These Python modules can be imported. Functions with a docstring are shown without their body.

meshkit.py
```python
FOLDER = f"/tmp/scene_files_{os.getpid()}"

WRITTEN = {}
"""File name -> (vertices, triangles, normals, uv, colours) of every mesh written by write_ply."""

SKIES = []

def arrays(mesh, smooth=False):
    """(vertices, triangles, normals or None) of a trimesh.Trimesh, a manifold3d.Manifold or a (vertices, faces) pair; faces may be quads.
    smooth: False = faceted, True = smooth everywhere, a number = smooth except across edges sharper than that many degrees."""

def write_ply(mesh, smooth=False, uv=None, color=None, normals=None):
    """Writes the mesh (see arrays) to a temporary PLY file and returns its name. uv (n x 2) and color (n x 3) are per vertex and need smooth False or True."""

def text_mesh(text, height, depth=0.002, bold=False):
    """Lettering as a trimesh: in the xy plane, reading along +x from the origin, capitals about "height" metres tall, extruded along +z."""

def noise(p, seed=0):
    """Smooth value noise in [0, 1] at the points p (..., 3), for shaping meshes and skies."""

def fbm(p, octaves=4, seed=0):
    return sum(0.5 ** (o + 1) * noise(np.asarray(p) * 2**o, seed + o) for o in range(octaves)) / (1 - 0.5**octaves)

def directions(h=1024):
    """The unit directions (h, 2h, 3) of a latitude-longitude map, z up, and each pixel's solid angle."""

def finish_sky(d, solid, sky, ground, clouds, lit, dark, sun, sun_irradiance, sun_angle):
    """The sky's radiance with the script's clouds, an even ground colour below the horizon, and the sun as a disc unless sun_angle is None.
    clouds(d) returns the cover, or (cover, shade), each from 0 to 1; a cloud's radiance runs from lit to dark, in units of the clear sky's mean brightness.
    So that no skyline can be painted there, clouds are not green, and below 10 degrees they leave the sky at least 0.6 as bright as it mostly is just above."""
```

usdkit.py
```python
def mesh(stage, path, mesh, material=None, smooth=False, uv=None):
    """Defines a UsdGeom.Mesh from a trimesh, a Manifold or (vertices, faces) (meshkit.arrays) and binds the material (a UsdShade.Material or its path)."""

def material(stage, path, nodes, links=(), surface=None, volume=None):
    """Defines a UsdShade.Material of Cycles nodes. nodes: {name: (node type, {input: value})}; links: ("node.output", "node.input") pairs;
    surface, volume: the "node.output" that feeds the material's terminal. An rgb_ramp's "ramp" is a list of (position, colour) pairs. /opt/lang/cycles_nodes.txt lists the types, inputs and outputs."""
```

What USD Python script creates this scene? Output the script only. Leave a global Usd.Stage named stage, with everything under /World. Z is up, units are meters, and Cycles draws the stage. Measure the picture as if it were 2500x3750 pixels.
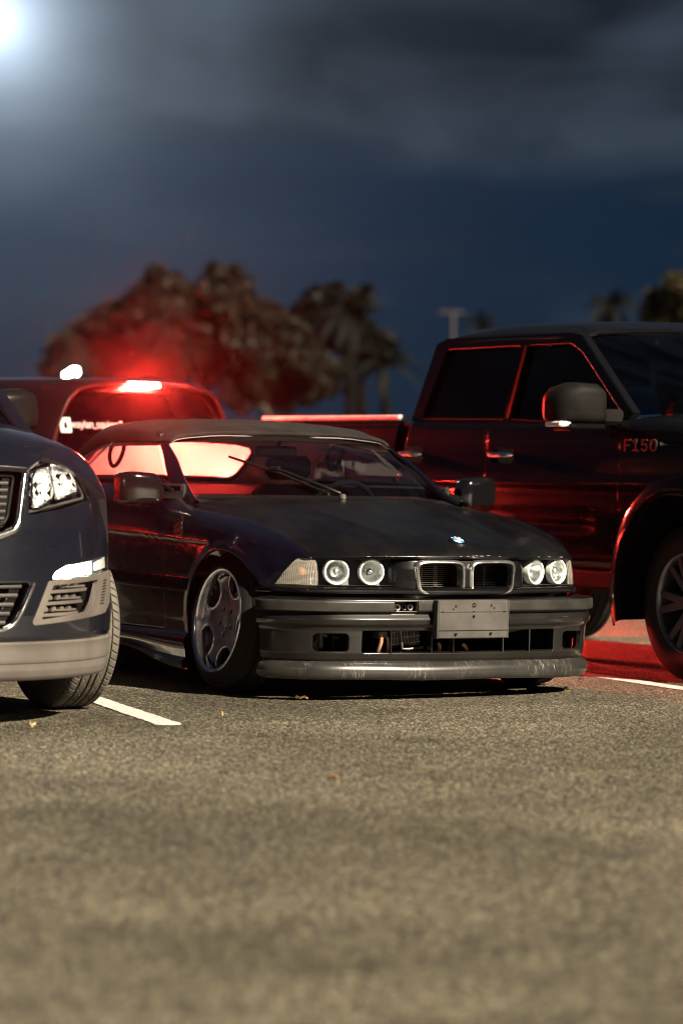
import math, numpy as np, trimesh, usdkit, meshkit
from shapely import geometry as sg, affinity, ops
from scipy.interpolate import PchipInterpolator, CubicSpline, interp1d
from pxr import Usd, UsdGeom, UsdLux, UsdShade, Gf, Sdf

rng = np.random.default_rng(7)
PI = math.pi
stage = Usd.Stage.CreateInMemory()
UsdGeom.SetStageUpAxis(stage, UsdGeom.Tokens.z)
UsdGeom.SetStageMetersPerUnit(stage, 1.0)
world = UsdGeom.Xform.Define(stage, '/World')
stage.SetDefaultPrim(world.GetPrim())
UsdGeom.Scope.Define(stage, '/World/Looks')

# ------------------------------------------------------------------ camera
CAM_H, PITCH, ROLL = 1.044, math.atan(210 / 12000.), 0.010
fw = np.array([0, math.cos(PITCH), -math.sin(PITCH)])
r0 = np.array([1., 0, 0]); u0 = np.cross(r0, fw)
cr = math.cos(ROLL) * r0 + math.sin(ROLL) * u0
cu = math.cos(ROLL) * u0 - math.sin(ROLL) * r0
cam = UsdGeom.Camera.Define(stage, '/World/camera')
cam.AddTransformOp().Set(Gf.Matrix4d(*cr, 0, *cu, 0, *(-fw), 0, 0, 0, CAM_H, 1))
cam.CreateHorizontalApertureAttr(24.0)
cam.CreateVerticalApertureAttr(36.0)
cam.CreateFocalLengthAttr(115.2)
cam.CreateFStopAttr(2.2)
cam.CreateFocusDistanceAttr(14.1)
cam.CreateClippingRangeAttr(Gf.Vec2f(0.1, 3000))
cam.CreateExposureAttr(1.75)

# ------------------------------------------------------------------ sky and key light
KEY_AZ, KEY_EL = math.radians(43), math.radians(35)      # towards the lot lights: right of and behind the camera
to_key = np.array([math.sin(KEY_AZ) * math.cos(KEY_EL), -math.cos(KEY_AZ) * math.cos(KEY_EL), math.sin(KEY_EL)])
MOON = fw + cr * (-1275 / 12000.) + cu * (1800 / 12000.); MOON = MOON / np.linalg.norm(MOON)
SKY_N = {
    'tc': ('texture_coordinate', {}), 'sep': ('separate_xyz', {}),
    'sky': ('sky_texture', {'sky_type': 'single_scattering', 'sun_disc': False, 'sun_elevation': KEY_EL, 'sun_rotation': math.atan2(to_key[0], to_key[1])}),
    'tint': ('mix_color', {'blend_type': 'multiply', 'fac': 1.0, 'b': (0.00040, 0.00096, 0.00232), 'use_clamp': False}),
    'calm': ('mix_color', {'fac': .85, 'b': (0.0018, 0.0053, 0.0116), 'use_clamp': False}),
    'map': ('mapping', {'scale': (6.0, 6.0, 17.0), 'rotation': (0, 0.16, 0), 'location': (0.35, 0.0, 0.12)}),
    'nz': ('noise_texture', {'scale': 1.7, 'detail': 4.0, 'roughness': 0.5, 'distortion': 0.5}),
    'map2': ('mapping', {'scale': (11.0, 11.0, 60.0), 'rotation': (0, -0.07, 0)}),
    'nz2': ('noise_texture', {'scale': 1.6, 'detail': 3.0, 'roughness': 0.5, 'distortion': 0.3}),
    # the lower edge of the cloud bank wanders; below it clear night blue
    'edge': ('math', {'math_type': 'multiply_add', 'value2': 0.075, 'value3': -0.0375}), 'ze': ('math', {'math_type': 'add'}),
    'cl': ('map_range', {'range_type': 'smoothstep', 'from_min': 0.078, 'from_max': 0.112, 'to_min': 0, 'to_max': 0.95, 'clamp': True}),
    'st': ('map_range', {'range_type': 'smoothstep', 'from_min': 0.50, 'from_max': 0.72, 'to_min': 0, 'to_max': 0.35, 'clamp': True}),
    'mx': ('math', {'math_type': 'maximum'}),
    'lum': ('map_range', {'from_min': 0.35, 'from_max': 0.68, 'to_min': 0.45, 'to_max': 1.6, 'clamp': True}),
    'cloudc': ('mix_color', {'blend_type': 'multiply', 'fac': 1.0, 'a': (0.0068, 0.0096, 0.0138), 'use_clamp': False}),
    'mix': ('mix_color', {'blend_type': 'mix', 'use_clamp': False}),
    # moon behind thin cloud: bright core and a halo that the cloud breaks up
    'dot': ('vector_math', {'math_type': 'distance', 'vector2': tuple(MOON)}),
    'd1': ('math', {'math_type': 'multiply', 'value2': -1 / .0105}), 'e1': ('math', {'math_type': 'exponent'}), 'a1': ('math', {'math_type': 'multiply', 'value2': .62}),
    'd2': ('math', {'math_type': 'multiply', 'value2': -1 / .046}), 'e2': ('math', {'math_type': 'exponent'}), 'a2': ('math', {'math_type': 'multiply', 'value2': 0.076}),
    'nh': ('map_range', {'from_min': 0.3, 'from_max': 0.7, 'to_min': 0.72, 'to_max': 1.22, 'clamp': True}),
    'a2n': ('math', {'math_type': 'multiply'}), 's2': ('math', {'math_type': 'add'}),
    'moonc': ('mix_color', {'blend_type': 'multiply', 'fac': 1.0, 'a': (0.72, 0.89, 1.08), 'use_clamp': False}),
    'sum': ('mix_color', {'blend_type': 'add', 'fac': 1.0, 'use_clamp': False}),
    'bg': ('background_shader', {'strength': 1.0}),
}
SKY_L = [('tc.generated', 'sep.vector'), ('sky.color', 'tint.a'), ('tc.generated', 'map.vector'), ('map.vector', 'nz.vector'), ('tc.generated', 'map2.vector'), ('map2.vector', 'nz2.vector'),
         ('nz.fac', 'edge.value1'), ('edge.value', 'ze.value1'), ('sep.z', 'ze.value2'), ('ze.value', 'cl.value'), ('nz2.fac', 'st.value'), ('cl.result', 'mx.value1'), ('st.result', 'mx.value2'),
         ('nz.fac', 'lum.value'), ('lum.result', 'cloudc.b'), ('mx.value', 'mix.fac'), ('tint.result', 'calm.a'), ('calm.result', 'mix.a'), ('cloudc.result', 'mix.b'),
         ('tc.generated', 'dot.vector1'), ('dot.value', 'd1.value1'), ('d1.value', 'e1.value1'), ('e1.value', 'a1.value1'), ('dot.value', 'd2.value1'), ('d2.value', 'e2.value1'), ('e2.value', 'a2.value1'),
         ('nz.fac', 'nh.value'), ('a2.value', 'a2n.value1'), ('nh.result', 'a2n.value2'), ('a1.value', 's2.value1'), ('a2n.value', 's2.value2'),
         ('s2.value', 'moonc.b'), ('mix.result', 'sum.a'), ('moonc.result', 'sum.b'), ('sum.result', 'bg.color')]
sky_mat = usdkit.material(stage, '/World/Looks/night_sky', SKY_N, SKY_L, surface='bg.background')
dome = UsdLux.DomeLight.Define(stage, '/World/sky')
UsdShade.MaterialBindingAPI.Apply(dome.GetPrim()).Bind(sky_mat)
dome.GetPrim().SetCustomDataByKey('kind', 'structure')
key = UsdLux.DistantLight.Define(stage, '/World/key_light')
zz = to_key; xx = np.cross([0, 0, 1.], zz); xx /= np.linalg.norm(xx); yy = np.cross(zz, xx)
key.AddTransformOp().Set(Gf.Matrix4d(*xx, 0, *yy, 0, *zz, 0, 0, 0, 0, 1))
key.CreateIntensityAttr(1.25); key.CreateAngleAttr(0.9); key.CreateColorAttr(Gf.Vec3f(1.0, 0.86, 0.66))
key.CreateNormalizeAttr(True)

# ------------------------------------------------------------------ scene helpers
used = {}
def numbered(path):
    n = used.get(path, -1) + 1; used[path] = n
    return path if n == 0 else f'{path}_{n:03d}'
def tag(prim, label=None, cat=None, group=None, kind=None):
    p = prim.GetPrim() if hasattr(prim, 'GetPrim') else prim
    for k, v in (('label', label), ('category', cat), ('group', group), ('kind', kind)):
        if v: p.SetCustomDataByKey(k, v)
    return p
def thing(name, label, cat, M, group=None):
    x = UsdGeom.Xform.Define(stage, numbered('/World/' + name)); x.AddTransformOp().Set(Gf.Matrix4d(*np.asarray(M, float).ravel()))
    tag(x, label, cat, group)
    return str(x.GetPath())
def part(parent, name, m, mat, smooth=35, label=None, kind=None):
    path = numbered(f'{parent}/{name}')
    if isinstance(m, MB): m = m.mesh()
    p = usdkit.mesh(stage, path, m, mat, smooth=smooth)
    if label or kind: tag(p, label, kind=kind)
    return path
def top(name, m, mat, label=None, cat=None, group=None, kind=None, smooth=35):
    path = part('/World', name, m, mat, smooth)
    tag(stage.GetPrimAtPath(path), label, cat, group, kind)
    return path

# ------------------------------------------------------------------ mesh helpers
class MB:
    def __init__(s): s.V, s.F, s.n = [], [], 0
    def add(s, v, f=None):
        if f is None:
            if isinstance(v, MB): v = v.mesh()
            v, f = (v.vertices, v.faces) if hasattr(v, 'vertices') else v
        v = np.asarray(v, float).reshape(-1, 3); f = np.asarray(f, int)
        if f.shape[1] == 4: f = np.vstack([f[:, [0, 1, 2]], f[:, [0, 2, 3]]])
        s.V.append(v); s.F.append(f + s.n); s.n += len(v); return s
    def mesh(s): return np.vstack(s.V), np.vstack(s.F)
    def box(s, c, size, R=None, bev=0.0):
        return s.add(*rbox(c, size, R, bev))
    def tube(s, pts, r, n=8, cap=True): return s.add(*tube(pts, r, n, cap))
def xf(m, R=None, t=(0, 0, 0), sc=1.0):
    v, f = m.mesh() if isinstance(m, MB) else ((m.vertices, m.faces) if hasattr(m, 'vertices') else m)
    v = np.asarray(v, float) * sc
    if R is not None: v = v @ np.asarray(R).T
    return v + np.asarray(t), f
def mir(m):
    v, f = m.mesh() if isinstance(m, MB) else m
    return np.asarray(v) * [1, -1, 1], np.asarray(f)[:, ::-1]
def side(m, s): 
    if isinstance(m, MB): m = m.mesh()
    return m if s > 0 else mir(m)
def rot(axis, a):
    return trimesh.transformations.rotation_matrix(a, {'x': [1, 0, 0], 'y': [0, 1, 0], 'z': [0, 0, 1]}[axis])[:3, :3]
def rbox(c, size, R=None, bev=0.0):
    x, y, z = np.asarray(size, float) / 2
    if bev <= 0:
        m = trimesh.creation.box([2 * x, 2 * y, 2 * z]); v, f = m.vertices, m.faces
    else:
        b = min(bev, x * .99, y * .99, z * .99)
        pts = [(sx * (x - (a != 0) * b), sy * (y - (a != 1) * b), sz * (z - (a != 2) * b)) for sx in (-1, 1) for sy in (-1, 1) for sz in (-1, 1) for a in range(3)]
        pts = [(sx * (x if a == 0 else x - b), sy * (y if a == 1 else y - b), sz * (z if a == 2 else z - b)) for sx in (-1, 1) for sy in (-1, 1) for sz in (-1, 1) for a in range(3)]
        h = trimesh.convex.convex_hull(np.array(pts)); v, f = h.vertices, h.faces
    return xf((np.array(v), np.array(f)), R, c)
def grid(P, flip=False, closed_u=False, closed_v=False):
    P = np.asarray(P, float); n, m = P.shape[:2]
    iu = np.arange(n if closed_u else n - 1); iv = np.arange(m if closed_v else m - 1)
    a = (iu[:, None] * m + iv[None]).ravel(); b = (((iu + 1) % n)[:, None] * m + iv[None]).ravel()
    c = (((iu + 1) % n)[:, None] * m + ((iv + 1) % m)[None]).ravel(); d = (iu[:, None] * m + ((iv + 1) % m)[None]).ravel()
    q = np.stack([a, b, c, d], 1)
    if flip: q = q[:, ::-1]
    return P.reshape(-1, 3), np.vstack([q[:, [0, 1, 2]], q[:, [0, 2, 3]]])
def tube(pts, r, n=8, cap=True, closed=False):
    pts = np.asarray(pts, float); k = len(pts); r = np.broadcast_to(r, k)
    t = np.roll(pts, -1, 0) - np.roll(pts, 1, 0) if closed else np.gradient(pts, axis=0)
    t /= np.maximum(np.linalg.norm(t, axis=1, keepdims=True), 1e-9)
    u = np.cross(t[0], [0, 0, 1.] if abs(t[0][2]) < .9 else [1., 0, 0]); u /= np.linalg.norm(u)
    P = []
    for i in range(k):
        u = u - t[i] * (u @ t[i]); u /= np.linalg.norm(u); w = np.cross(t[i], u)
        a = np.arange(n) * 2 * PI / n
        P.append(pts[i] + r[i] * (np.cos(a)[:, None] * u + np.sin(a)[:, None] * w))
    v, f = grid(P, closed_u=closed, closed_v=True)
    if cap and not closed:
        m = len(v); v = np.vstack([v, pts[0], pts[-1]])
        e = np.arange(n); e2 = (e + 1) % n; o = (k - 1) * n
        f = np.vstack([f, np.stack([e2, e, np.full(n, m)], 1)[:, ::-1][:, ::-1], np.stack([o + e, o + e2, np.full(n, m + 1)], 1)])
    return v, f
def lathe(prof, n=64, a0=0, a1=2 * PI):
    """profile of (radius, y) turned about the y axis; outward normals when the profile runs with y rising"""
    prof = np.asarray(prof, float); full = abs(a1 - a0 - 2 * PI) < 1e-6
    a = np.linspace(a0, a1, n, endpoint=not full)
    P = np.stack([np.cos(a)[:, None] * prof[:, 0], np.broadcast_to(prof[:, 1], (len(a), len(prof))), np.sin(a)[:, None] * prof[:, 0]], -1)
    return grid(P, closed_u=full)
def resample(pts, n, closed=False, smooth=True):
    pts = np.asarray(pts, float)
    if closed: pts = np.vstack([pts, pts[:1]])
    d = np.r_[0, np.cumsum(np.linalg.norm(np.diff(pts, axis=0), axis=1))]
    f = CubicSpline(d, pts, bc_type='periodic' if closed else 'natural') if smooth and len(pts) > 2 else interp1d(d, pts, axis=0)
    return f(np.linspace(0, d[-1], n, endpoint=not closed))
def clip(m, s):
    """keeps the part of the mesh where the vertex field s >= 0"""
    V, F = m; V = np.asarray(V); F = np.asarray(F); s = s(V) if callable(s) else s
    s = np.where(np.abs(s) < 1e-7, 1e-7, s); pos = s > 0; cnt = pos[F].sum(1)
    out = [F[cnt == 3]]; newV = [V]; base = len(V); cache = {}; ext = []
    def cut(a, b):
        k = (a, b) if a < b else (b, a)
        if k not in cache:
            t = s[k[0]] / (s[k[0]] - s[k[1]]); cache[k] = base + len(ext); ext.append(V[k[0]] + t * (V[k[1]] - V[k[0]]))
        return cache[k]
    tri = []
    for f in F[cnt == 1]:
        i = int(np.argmax(pos[f])); a, b, c = f[i], f[(i + 1) % 3], f[(i + 2) % 3]
        tri.append((a, cut(a, b), cut(a, c)))
    for f in F[cnt == 2]:
        i = int(np.argmin(pos[f])); a, b, c = f[i], f[(i + 1) % 3], f[(i + 2) % 3]
        p, q = cut(a, b), cut(a, c); tri += [(p, b, c), (p, c, q)]
    if tri: out.append(np.array(tri))
    if ext: newV.append(np.array(ext))
    V2, F2 = np.vstack(newV), np.vstack(out)
    k = np.unique(F2); mp = np.full(len(V2), -1); mp[k] = np.arange(len(k))
    V2, F2 = V2[k], mp[F2]
    ar = np.linalg.norm(np.cross(V2[F2[:, 1]] - V2[F2[:, 0]], V2[F2[:, 2]] - V2[F2[:, 0]]), axis=1)
    return V2, F2[ar > 1e-12]
def vnorm(V, F):
    n = np.zeros_like(V); c = np.cross(V[F[:, 1]] - V[F[:, 0]], V[F[:, 2]] - V[F[:, 0]])
    for k in range(3): np.add.at(n, F[:, k], c)
    return n / np.maximum(np.linalg.norm(n, axis=1, keepdims=True), 1e-12)
def shell(m, depth=.015, e=.003):
    """rolls the free edges of a sheet over and back, so that panels have thickness and rounded shut lines"""
    V, F = np.asarray(m[0], float), np.asarray(m[1])
    N = vnorm(V, F)
    E = np.vstack([F[:, [0, 1]], F[:, [1, 2]], F[:, [2, 0]]])
    key_ = np.sort(E, 1); _, inv, cnt = np.unique(key_, axis=0, return_inverse=True, return_counts=True)
    B = E[cnt[inv.ravel()] == 1]
    out = np.zeros_like(V)
    T = V[B[:, 1]] - V[B[:, 0]]; T /= np.maximum(np.linalg.norm(T, axis=1, keepdims=True), 1e-12)
    for k in (0, 1): np.add.at(out, B[:, k], np.cross(T, N[B[:, k]]))
    ids = np.unique(B); mp = np.full(len(V), -1); mp[ids] = np.arange(len(ids))
    o = out[ids]; o /= np.maximum(np.linalg.norm(o, axis=1, keepdims=True), 1e-12); n = N[ids]; v = V[ids]
    rings = [v + o * e * .7 - n * e * .3, v + o * e - n * e, v + o * e - n * depth]
    base = len(V); VV = [V] + rings; FF = [F]; k = len(ids); prev = B
    for i in range(3):
        cur = base + i * k + mp[B]
        FF.append(np.stack([prev[:, 1], prev[:, 0], cur[:, 0]], 1)); FF.append(np.stack([prev[:, 1], cur[:, 0], cur[:, 1]], 1)); prev = cur
    return np.vstack(VV), np.vstack(FF)
def sdf_rr(y, z, cy, cz, hy, hz, r):
    qy, qz = np.abs(y - cy) - (hy - r), np.abs(z - cz) - (hz - r)
    return np.hypot(np.maximum(qy, 0), np.maximum(qz, 0)) + np.minimum(np.maximum(qy, qz), 0) - r
def sstep(a, b, x):
    t = np.clip((x - a) / (b - a), 0, 1); return t * t * (3 - 2 * t)
def ext(poly, depth, bev=0.0):
    """extrudes a shapely polygon along +z, with an optional chamfer on the +z face"""
    ms = []
    for g in (poly.geoms if hasattr(poly, 'geoms') else [poly]):
        if bev > 0:
            inn = g.buffer(-bev)
            ms.append(trimesh.creation.extrude_polygon(g, depth - bev, engine='earcut'))
            for h in (inn.geoms if hasattr(inn, 'geoms') else [inn]):
                t = trimesh.creation.extrude_polygon(h, depth, engine='earcut'); ms.append(t)
        else: ms.append(trimesh.creation.extrude_polygon(g, depth, engine='earcut'))
    t = trimesh.util.concatenate(ms); return np.array(t.vertices), np.array(t.faces)
def loft(xs, secs, nx, nt, x0=None, x1=None, kind=PchipInterpolator):
    """sections (list of (y, z) lists) at stations xs -> dense grid of points (nx, nt, 3)"""
    secs = np.asarray(secs, float); o = np.argsort(xs); xs = np.asarray(xs, float)[o]; secs = secs[o]
    X = np.linspace(xs[0] if x0 is None else x0, xs[-1] if x1 is None else x1, nx)
    S = kind(xs, secs, axis=0)(X)
    out = np.zeros((nx, nt, 3))
    for i in range(nx):
        p = S[i]; d = np.r_[0, np.cumsum(np.linalg.norm(np.diff(p, axis=0), axis=1))]
        q = PchipInterpolator(d / d[-1], p, axis=0)(np.linspace(0, 1, nt))
        out[i, :, 0] = X[i]; out[i, :, 1:] = q
    return out
def plan_sweep(plan, prof, ns, smooth=True, s0=None):
    """plan: (x, y) curve; prof: list of (outward offset, z) -> grid (ns, len(prof), 3), outward normal to the left of travel reversed"""
    c = resample(plan, ns, smooth=smooth); t = np.gradient(c, axis=0); t /= np.linalg.norm(t, axis=1, keepdims=True)
    n = np.stack([t[:, 1], -t[:, 0]], 1)
    prof = np.asarray(prof, float)
    P = np.zeros((ns, len(prof), 3))
    P[:, :, :2] = c[:, None] + n[:, None] * prof[None, :, :1]; P[:, :, 2] = prof[None, :, 1]
    return P

# ------------------------------------------------------------------ materials
def L(name): return '/World/Looks/' + name
def simple(name, col, rough=.5, metal=0., **kw):
    usdkit.material(stage, L(name), {'p': ('principled_bsdf', {'base_color': col, 'roughness': rough, 'metallic': metal, **kw})}, [], surface='p.BSDF'); return L(name)
def worn(name, c1, c2, rough=(.3, .6), scale=9., metal=0., bump=0., bscale=300., detail=6., lo=.35, hi=.7, stretch=(1, 1, 1), **kw):
    """two tones broken up by noise in object space, roughness varying with it, fine bump"""
    n = {'tc': ('texture_coordinate', {}), 'mp': ('mapping', {'scale': stretch}), 'n': ('noise_texture', {'scale': scale, 'detail': detail, 'roughness': .6}),
         'r': ('map_range', {'from_min': lo, 'from_max': hi, 'to_min': 0, 'to_max': 1, 'clamp': True}), 'm': ('mix_color', {'a': c1, 'b': c2}),
         'rr': ('map_range', {'from_min': 0, 'from_max': 1, 'to_min': rough[0], 'to_max': rough[1]}),
         'p': ('principled_bsdf', {'metallic': metal, **kw})}
    l = [('tc.object', 'mp.vector'), ('mp.vector', 'n.vector'), ('n.fac', 'r.value'), ('r.result', 'm.fac'), ('m.result', 'p.base_color'), ('r.result', 'rr.value'), ('rr.result', 'p.roughness')]
    if bump:
        n['b'] = ('noise_texture', {'scale': bscale, 'detail': 2.}); n['bp'] = ('bump', {'strength': bump, 'distance': .001})
        l += [('tc.object', 'b.vector'), ('b.fac', 'bp.height'), ('bp.normal', 'p.normal')]
    usdkit.material(stage, L(name), n, l, surface='p.BSDF'); return L(name)
SCHLICK = {'lw': ('layer_weight', {'blend': .5}), 'pw': ('math', {'math_type': 'power', 'value2': 4.2}), 'fz': ('math', {'math_type': 'multiply_add', 'value2': .93, 'value3': .045})}
SCHLICK_L = [('lw.facing', 'pw.value1'), ('pw.value', 'fz.value1')]
def glass(name, tint=(1, 1, 1), refl=1.0, rough=0.0):
    usdkit.material(stage, L(name), {'t': ('transparent_bsdf', {'color': tint}), 'g': ('glossy_bsdf', {'color': (refl,) * 3, 'roughness': rough}), **SCHLICK, 'm': ('mix_closure', {})},
                    SCHLICK_L + [('fz.value', 'm.fac'), ('t.BSDF', 'm.closure1'), ('g.BSDF', 'm.closure2')], surface='m.closure'); return L(name)
def lamp(name, col, strength):
    usdkit.material(stage, L(name), {'e': ('emission', {'color': col, 'strength': strength})}, [], surface='e.emission'); return L(name)
def paint(name, col, rough=.28, dust=.05, dustc=(.12, .11, .10), coat=1.0, metal=0.35, spot=True, spec=.5):
    """dark car paint under clear coat with a thin uneven film of dust"""
    usdkit.material(stage, L(name), {
        'tc': ('texture_coordinate', {}), 'n': ('noise_texture', {'scale': 5., 'detail': 8., 'roughness': .65}),
        'r': ('map_range', {'from_min': .35, 'from_max': .75, 'to_min': dust * .3, 'to_max': dust * 1.6, 'clamp': True}),
        'v': ('voronoi_texture', {'scale': 38., 'randomness': 1.0}), 'vs': ('map_range', {'from_min': .035, 'from_max': .06, 'to_min': .5 if spot else 0., 'to_max': 0., 'clamp': True}),
        'n2': ('noise_texture', {'scale': 6.}), 'vm': ('map_range', {'from_min': .55, 'from_max': .62, 'to_min': 0, 'to_max': 1, 'clamp': True}), 'vv': ('math', {'math_type': 'multiply'}), 'ad': ('math', {'math_type': 'add', 'use_clamp': True}),
        'm': ('mix_color', {'a': col, 'b': dustc}), 'rr': ('map_range', {'from_min': 0, 'from_max': .25, 'to_min': rough, 'to_max': .6, 'clamp': True}),
        'ob': ('noise_texture', {'scale': 700., 'detail': 1.}), 'bp': ('bump', {'strength': .03, 'distance': .0006}),
        'cr': ('map_range', {'from_min': 0, 'from_max': .2, 'to_min': .035, 'to_max': .22, 'clamp': True}),
        'p': ('principled_bsdf', {'metallic': metal, 'coat_weight': coat, 'specular_ior_level': spec})},
        [('tc.object', 'n.vector'), ('n.fac', 'r.value'), ('tc.object', 'v.vector'), ('v.distance', 'vs.value'), ('tc.object', 'n2.vector'), ('n2.fac', 'vm.value'), ('vs.result', 'vv.value1'), ('vm.result', 'vv.value2'),
         ('r.result', 'ad.value1'), ('vv.value', 'ad.value2'), ('ad.value', 'm.fac'), ('m.result', 'p.base_color'), ('ad.value', 'rr.value'), ('rr.result', 'p.roughness'), ('ad.value', 'cr.value'), ('cr.result', 'p.coat_roughness'),
         ('tc.object', 'ob.vector'), ('ob.fac', 'bp.height'), ('bp.normal', 'p.normal')], surface='p.BSDF'); return L(name)

# ------------------------------------------------------------------ the looks
M = {}
M['navy'] = paint('navy_paint', (.0022, .0024, .0075), rough=.22, dust=.006)
M['hood'] = worn('dull_black_hood', (.0024, .0024, .0030), (.0075, .007, .0066), rough=(.24, .40), scale=4.5, detail=9, lo=.42, hi=.85, stretch=(.5, 1, 1), specular_ior_level=.2, coat_weight=.25, coat_roughness=.2)
M['bumper'] = worn('scuffed_bumper', (.0035, .0033, .0032), (.011, .010, .009), rough=(.30, .5), scale=5, detail=9, lo=.35, hi=.85, bump=.04, bscale=500, specular_ior_level=.15, coat_weight=.75, coat_roughness=.11)
M['strip'] = worn('grey_rubber_strip', (.014, .0133, .0122), (.026, .0245, .022), rough=(.36, .5), scale=7, bump=.12, bscale=900, specular_ior_level=.25)
M['plate'] = worn('grey_plate_plastic', (.036, .034, .031), (.058, .054, .049), rough=(.42, .6), scale=9, detail=8, specular_ior_level=.25)
# lip with pale vertical scratches
usdkit.material(stage, L('scratched_lip'), {
    'tc': ('texture_coordinate', {}), 'mp': ('mapping', {'scale': (30., 230., 14.)}), 'n': ('noise_texture', {'scale': 1., 'detail': 5., 'roughness': .7}),
    'r': ('map_range', {'from_min': .54, 'from_max': .66, 'to_min': 0, 'to_max': 1, 'clamp': True}), 'big': ('noise_texture', {'scale': 6., 'detail': 3.}),
    'rb': ('map_range', {'from_min': .45, 'from_max': .62, 'to_min': .03, 'to_max': .62, 'clamp': True}), 'mm': ('math', {'math_type': 'multiply'}),
    'd': ('noise_texture', {'scale': 11., 'detail': 7.}), 'm0': ('mix_color', {'a': (.007, .007, .007), 'b': (.024, .0225, .020)}), 'm': ('mix_color', {'b': (.34, .32, .28)}), 'p': ('principled_bsdf', {'roughness': .3, 'coat_weight': .3, 'coat_roughness': .15})},
    [('tc.object', 'mp.vector'), ('mp.vector', 'n.vector'), ('n.fac', 'r.value'), ('tc.object', 'big.vector'), ('big.fac', 'rb.value'), ('r.result', 'mm.value1'), ('rb.result', 'mm.value2'), ('tc.object', 'd.vector'), ('d.fac', 'm0.fac'),
     ('m0.result', 'm.a'), ('mm.value', 'm.fac'), ('m.result', 'p.base_color')], surface='p.BSDF')
M['lip'] = L('scratched_lip')
M['black'] = simple('black_plastic', (.005, .005, .005), .22, specular_ior_level=.2)
M['blackgloss'] = simple('gloss_black', (.003, .003, .0035), .10)
M['silver'] = worn('bright_trim', (.66, .66, .66), (.46, .45, .43), rough=(.17, .34), scale=24, metal=.95, lo=.45, hi=.9)
M['dark'] = simple('dark_inner', (.004, .004, .004), .85, specular_ior_level=.02)
M['rubber'] = worn('tyre_rubber', (.006, .006, .006), (.011, .0105, .010), rough=(.6, .75), scale=14, specular_ior_level=.12)
M['chrome'] = worn('chrome', (.75, .75, .76), (.55, .54, .52), rough=(.10, .28), scale=20, metal=1., lo=.45, hi=.9)
M['rim'] = worn('polished_rim', (.85, .84, .88), (.62, .60, .64), rough=(.10, .24), scale=9, metal=1.)
M['rimface'] = worn('satin_wheel_face', (.62, .60, .68), (.46, .45, .52), rough=(.22, .36), scale=9, metal=1.)
M['gunmetal'] = worn('gunmetal_wheel', (.16, .16, .18), (.10, .10, .11), rough=(.3, .45), scale=9, metal=.9)
M['cap'] = simple('wheel_cap_metal', (.42, .34, .30), .35, .8)
M['steel'] = worn('dull_steel', (.18, .17, .16), (.07, .055, .045), rough=(.35, .6), scale=30, metal=.8)
M['glass'] = glass('window_glass', (.84, .86, .85))
M['clear'] = glass('clear_lens', (.93, .95, .94))
M['tint'] = glass('dark_tinted_glass', (.02, .02, .022), .55)
M['tint2'] = glass('tinted_glass', (.10, .10, .11))
M['fabric'] = worn('soft_top_fabric', (.0085, .008, .0075), (.018, .0165, .015), rough=(.75, .9), scale=8, bump=.3, bscale=900, specular_ior_level=.15)
M['lining'] = simple('grey_lining', (.32, .29, .28), .9)
M['seat'] = worn('dark_seat_cloth', (.012, .011, .011), (.02, .019, .018), rough=(.7, .85), scale=20, specular_ior_level=.2)
M['dash'] = simple('dash_plastic', (.006, .006, .006), .6, specular_ior_level=.15)
M['badge'] = simple('dark_badge', (.022, .022, .022), .5, specular_ior_level=.06)
M['white_ring'] = simple('pale_lamp_ring', (.72, .73, .70), .35, emission_color=(1., .97, .88), emission_strength=0.)
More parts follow.
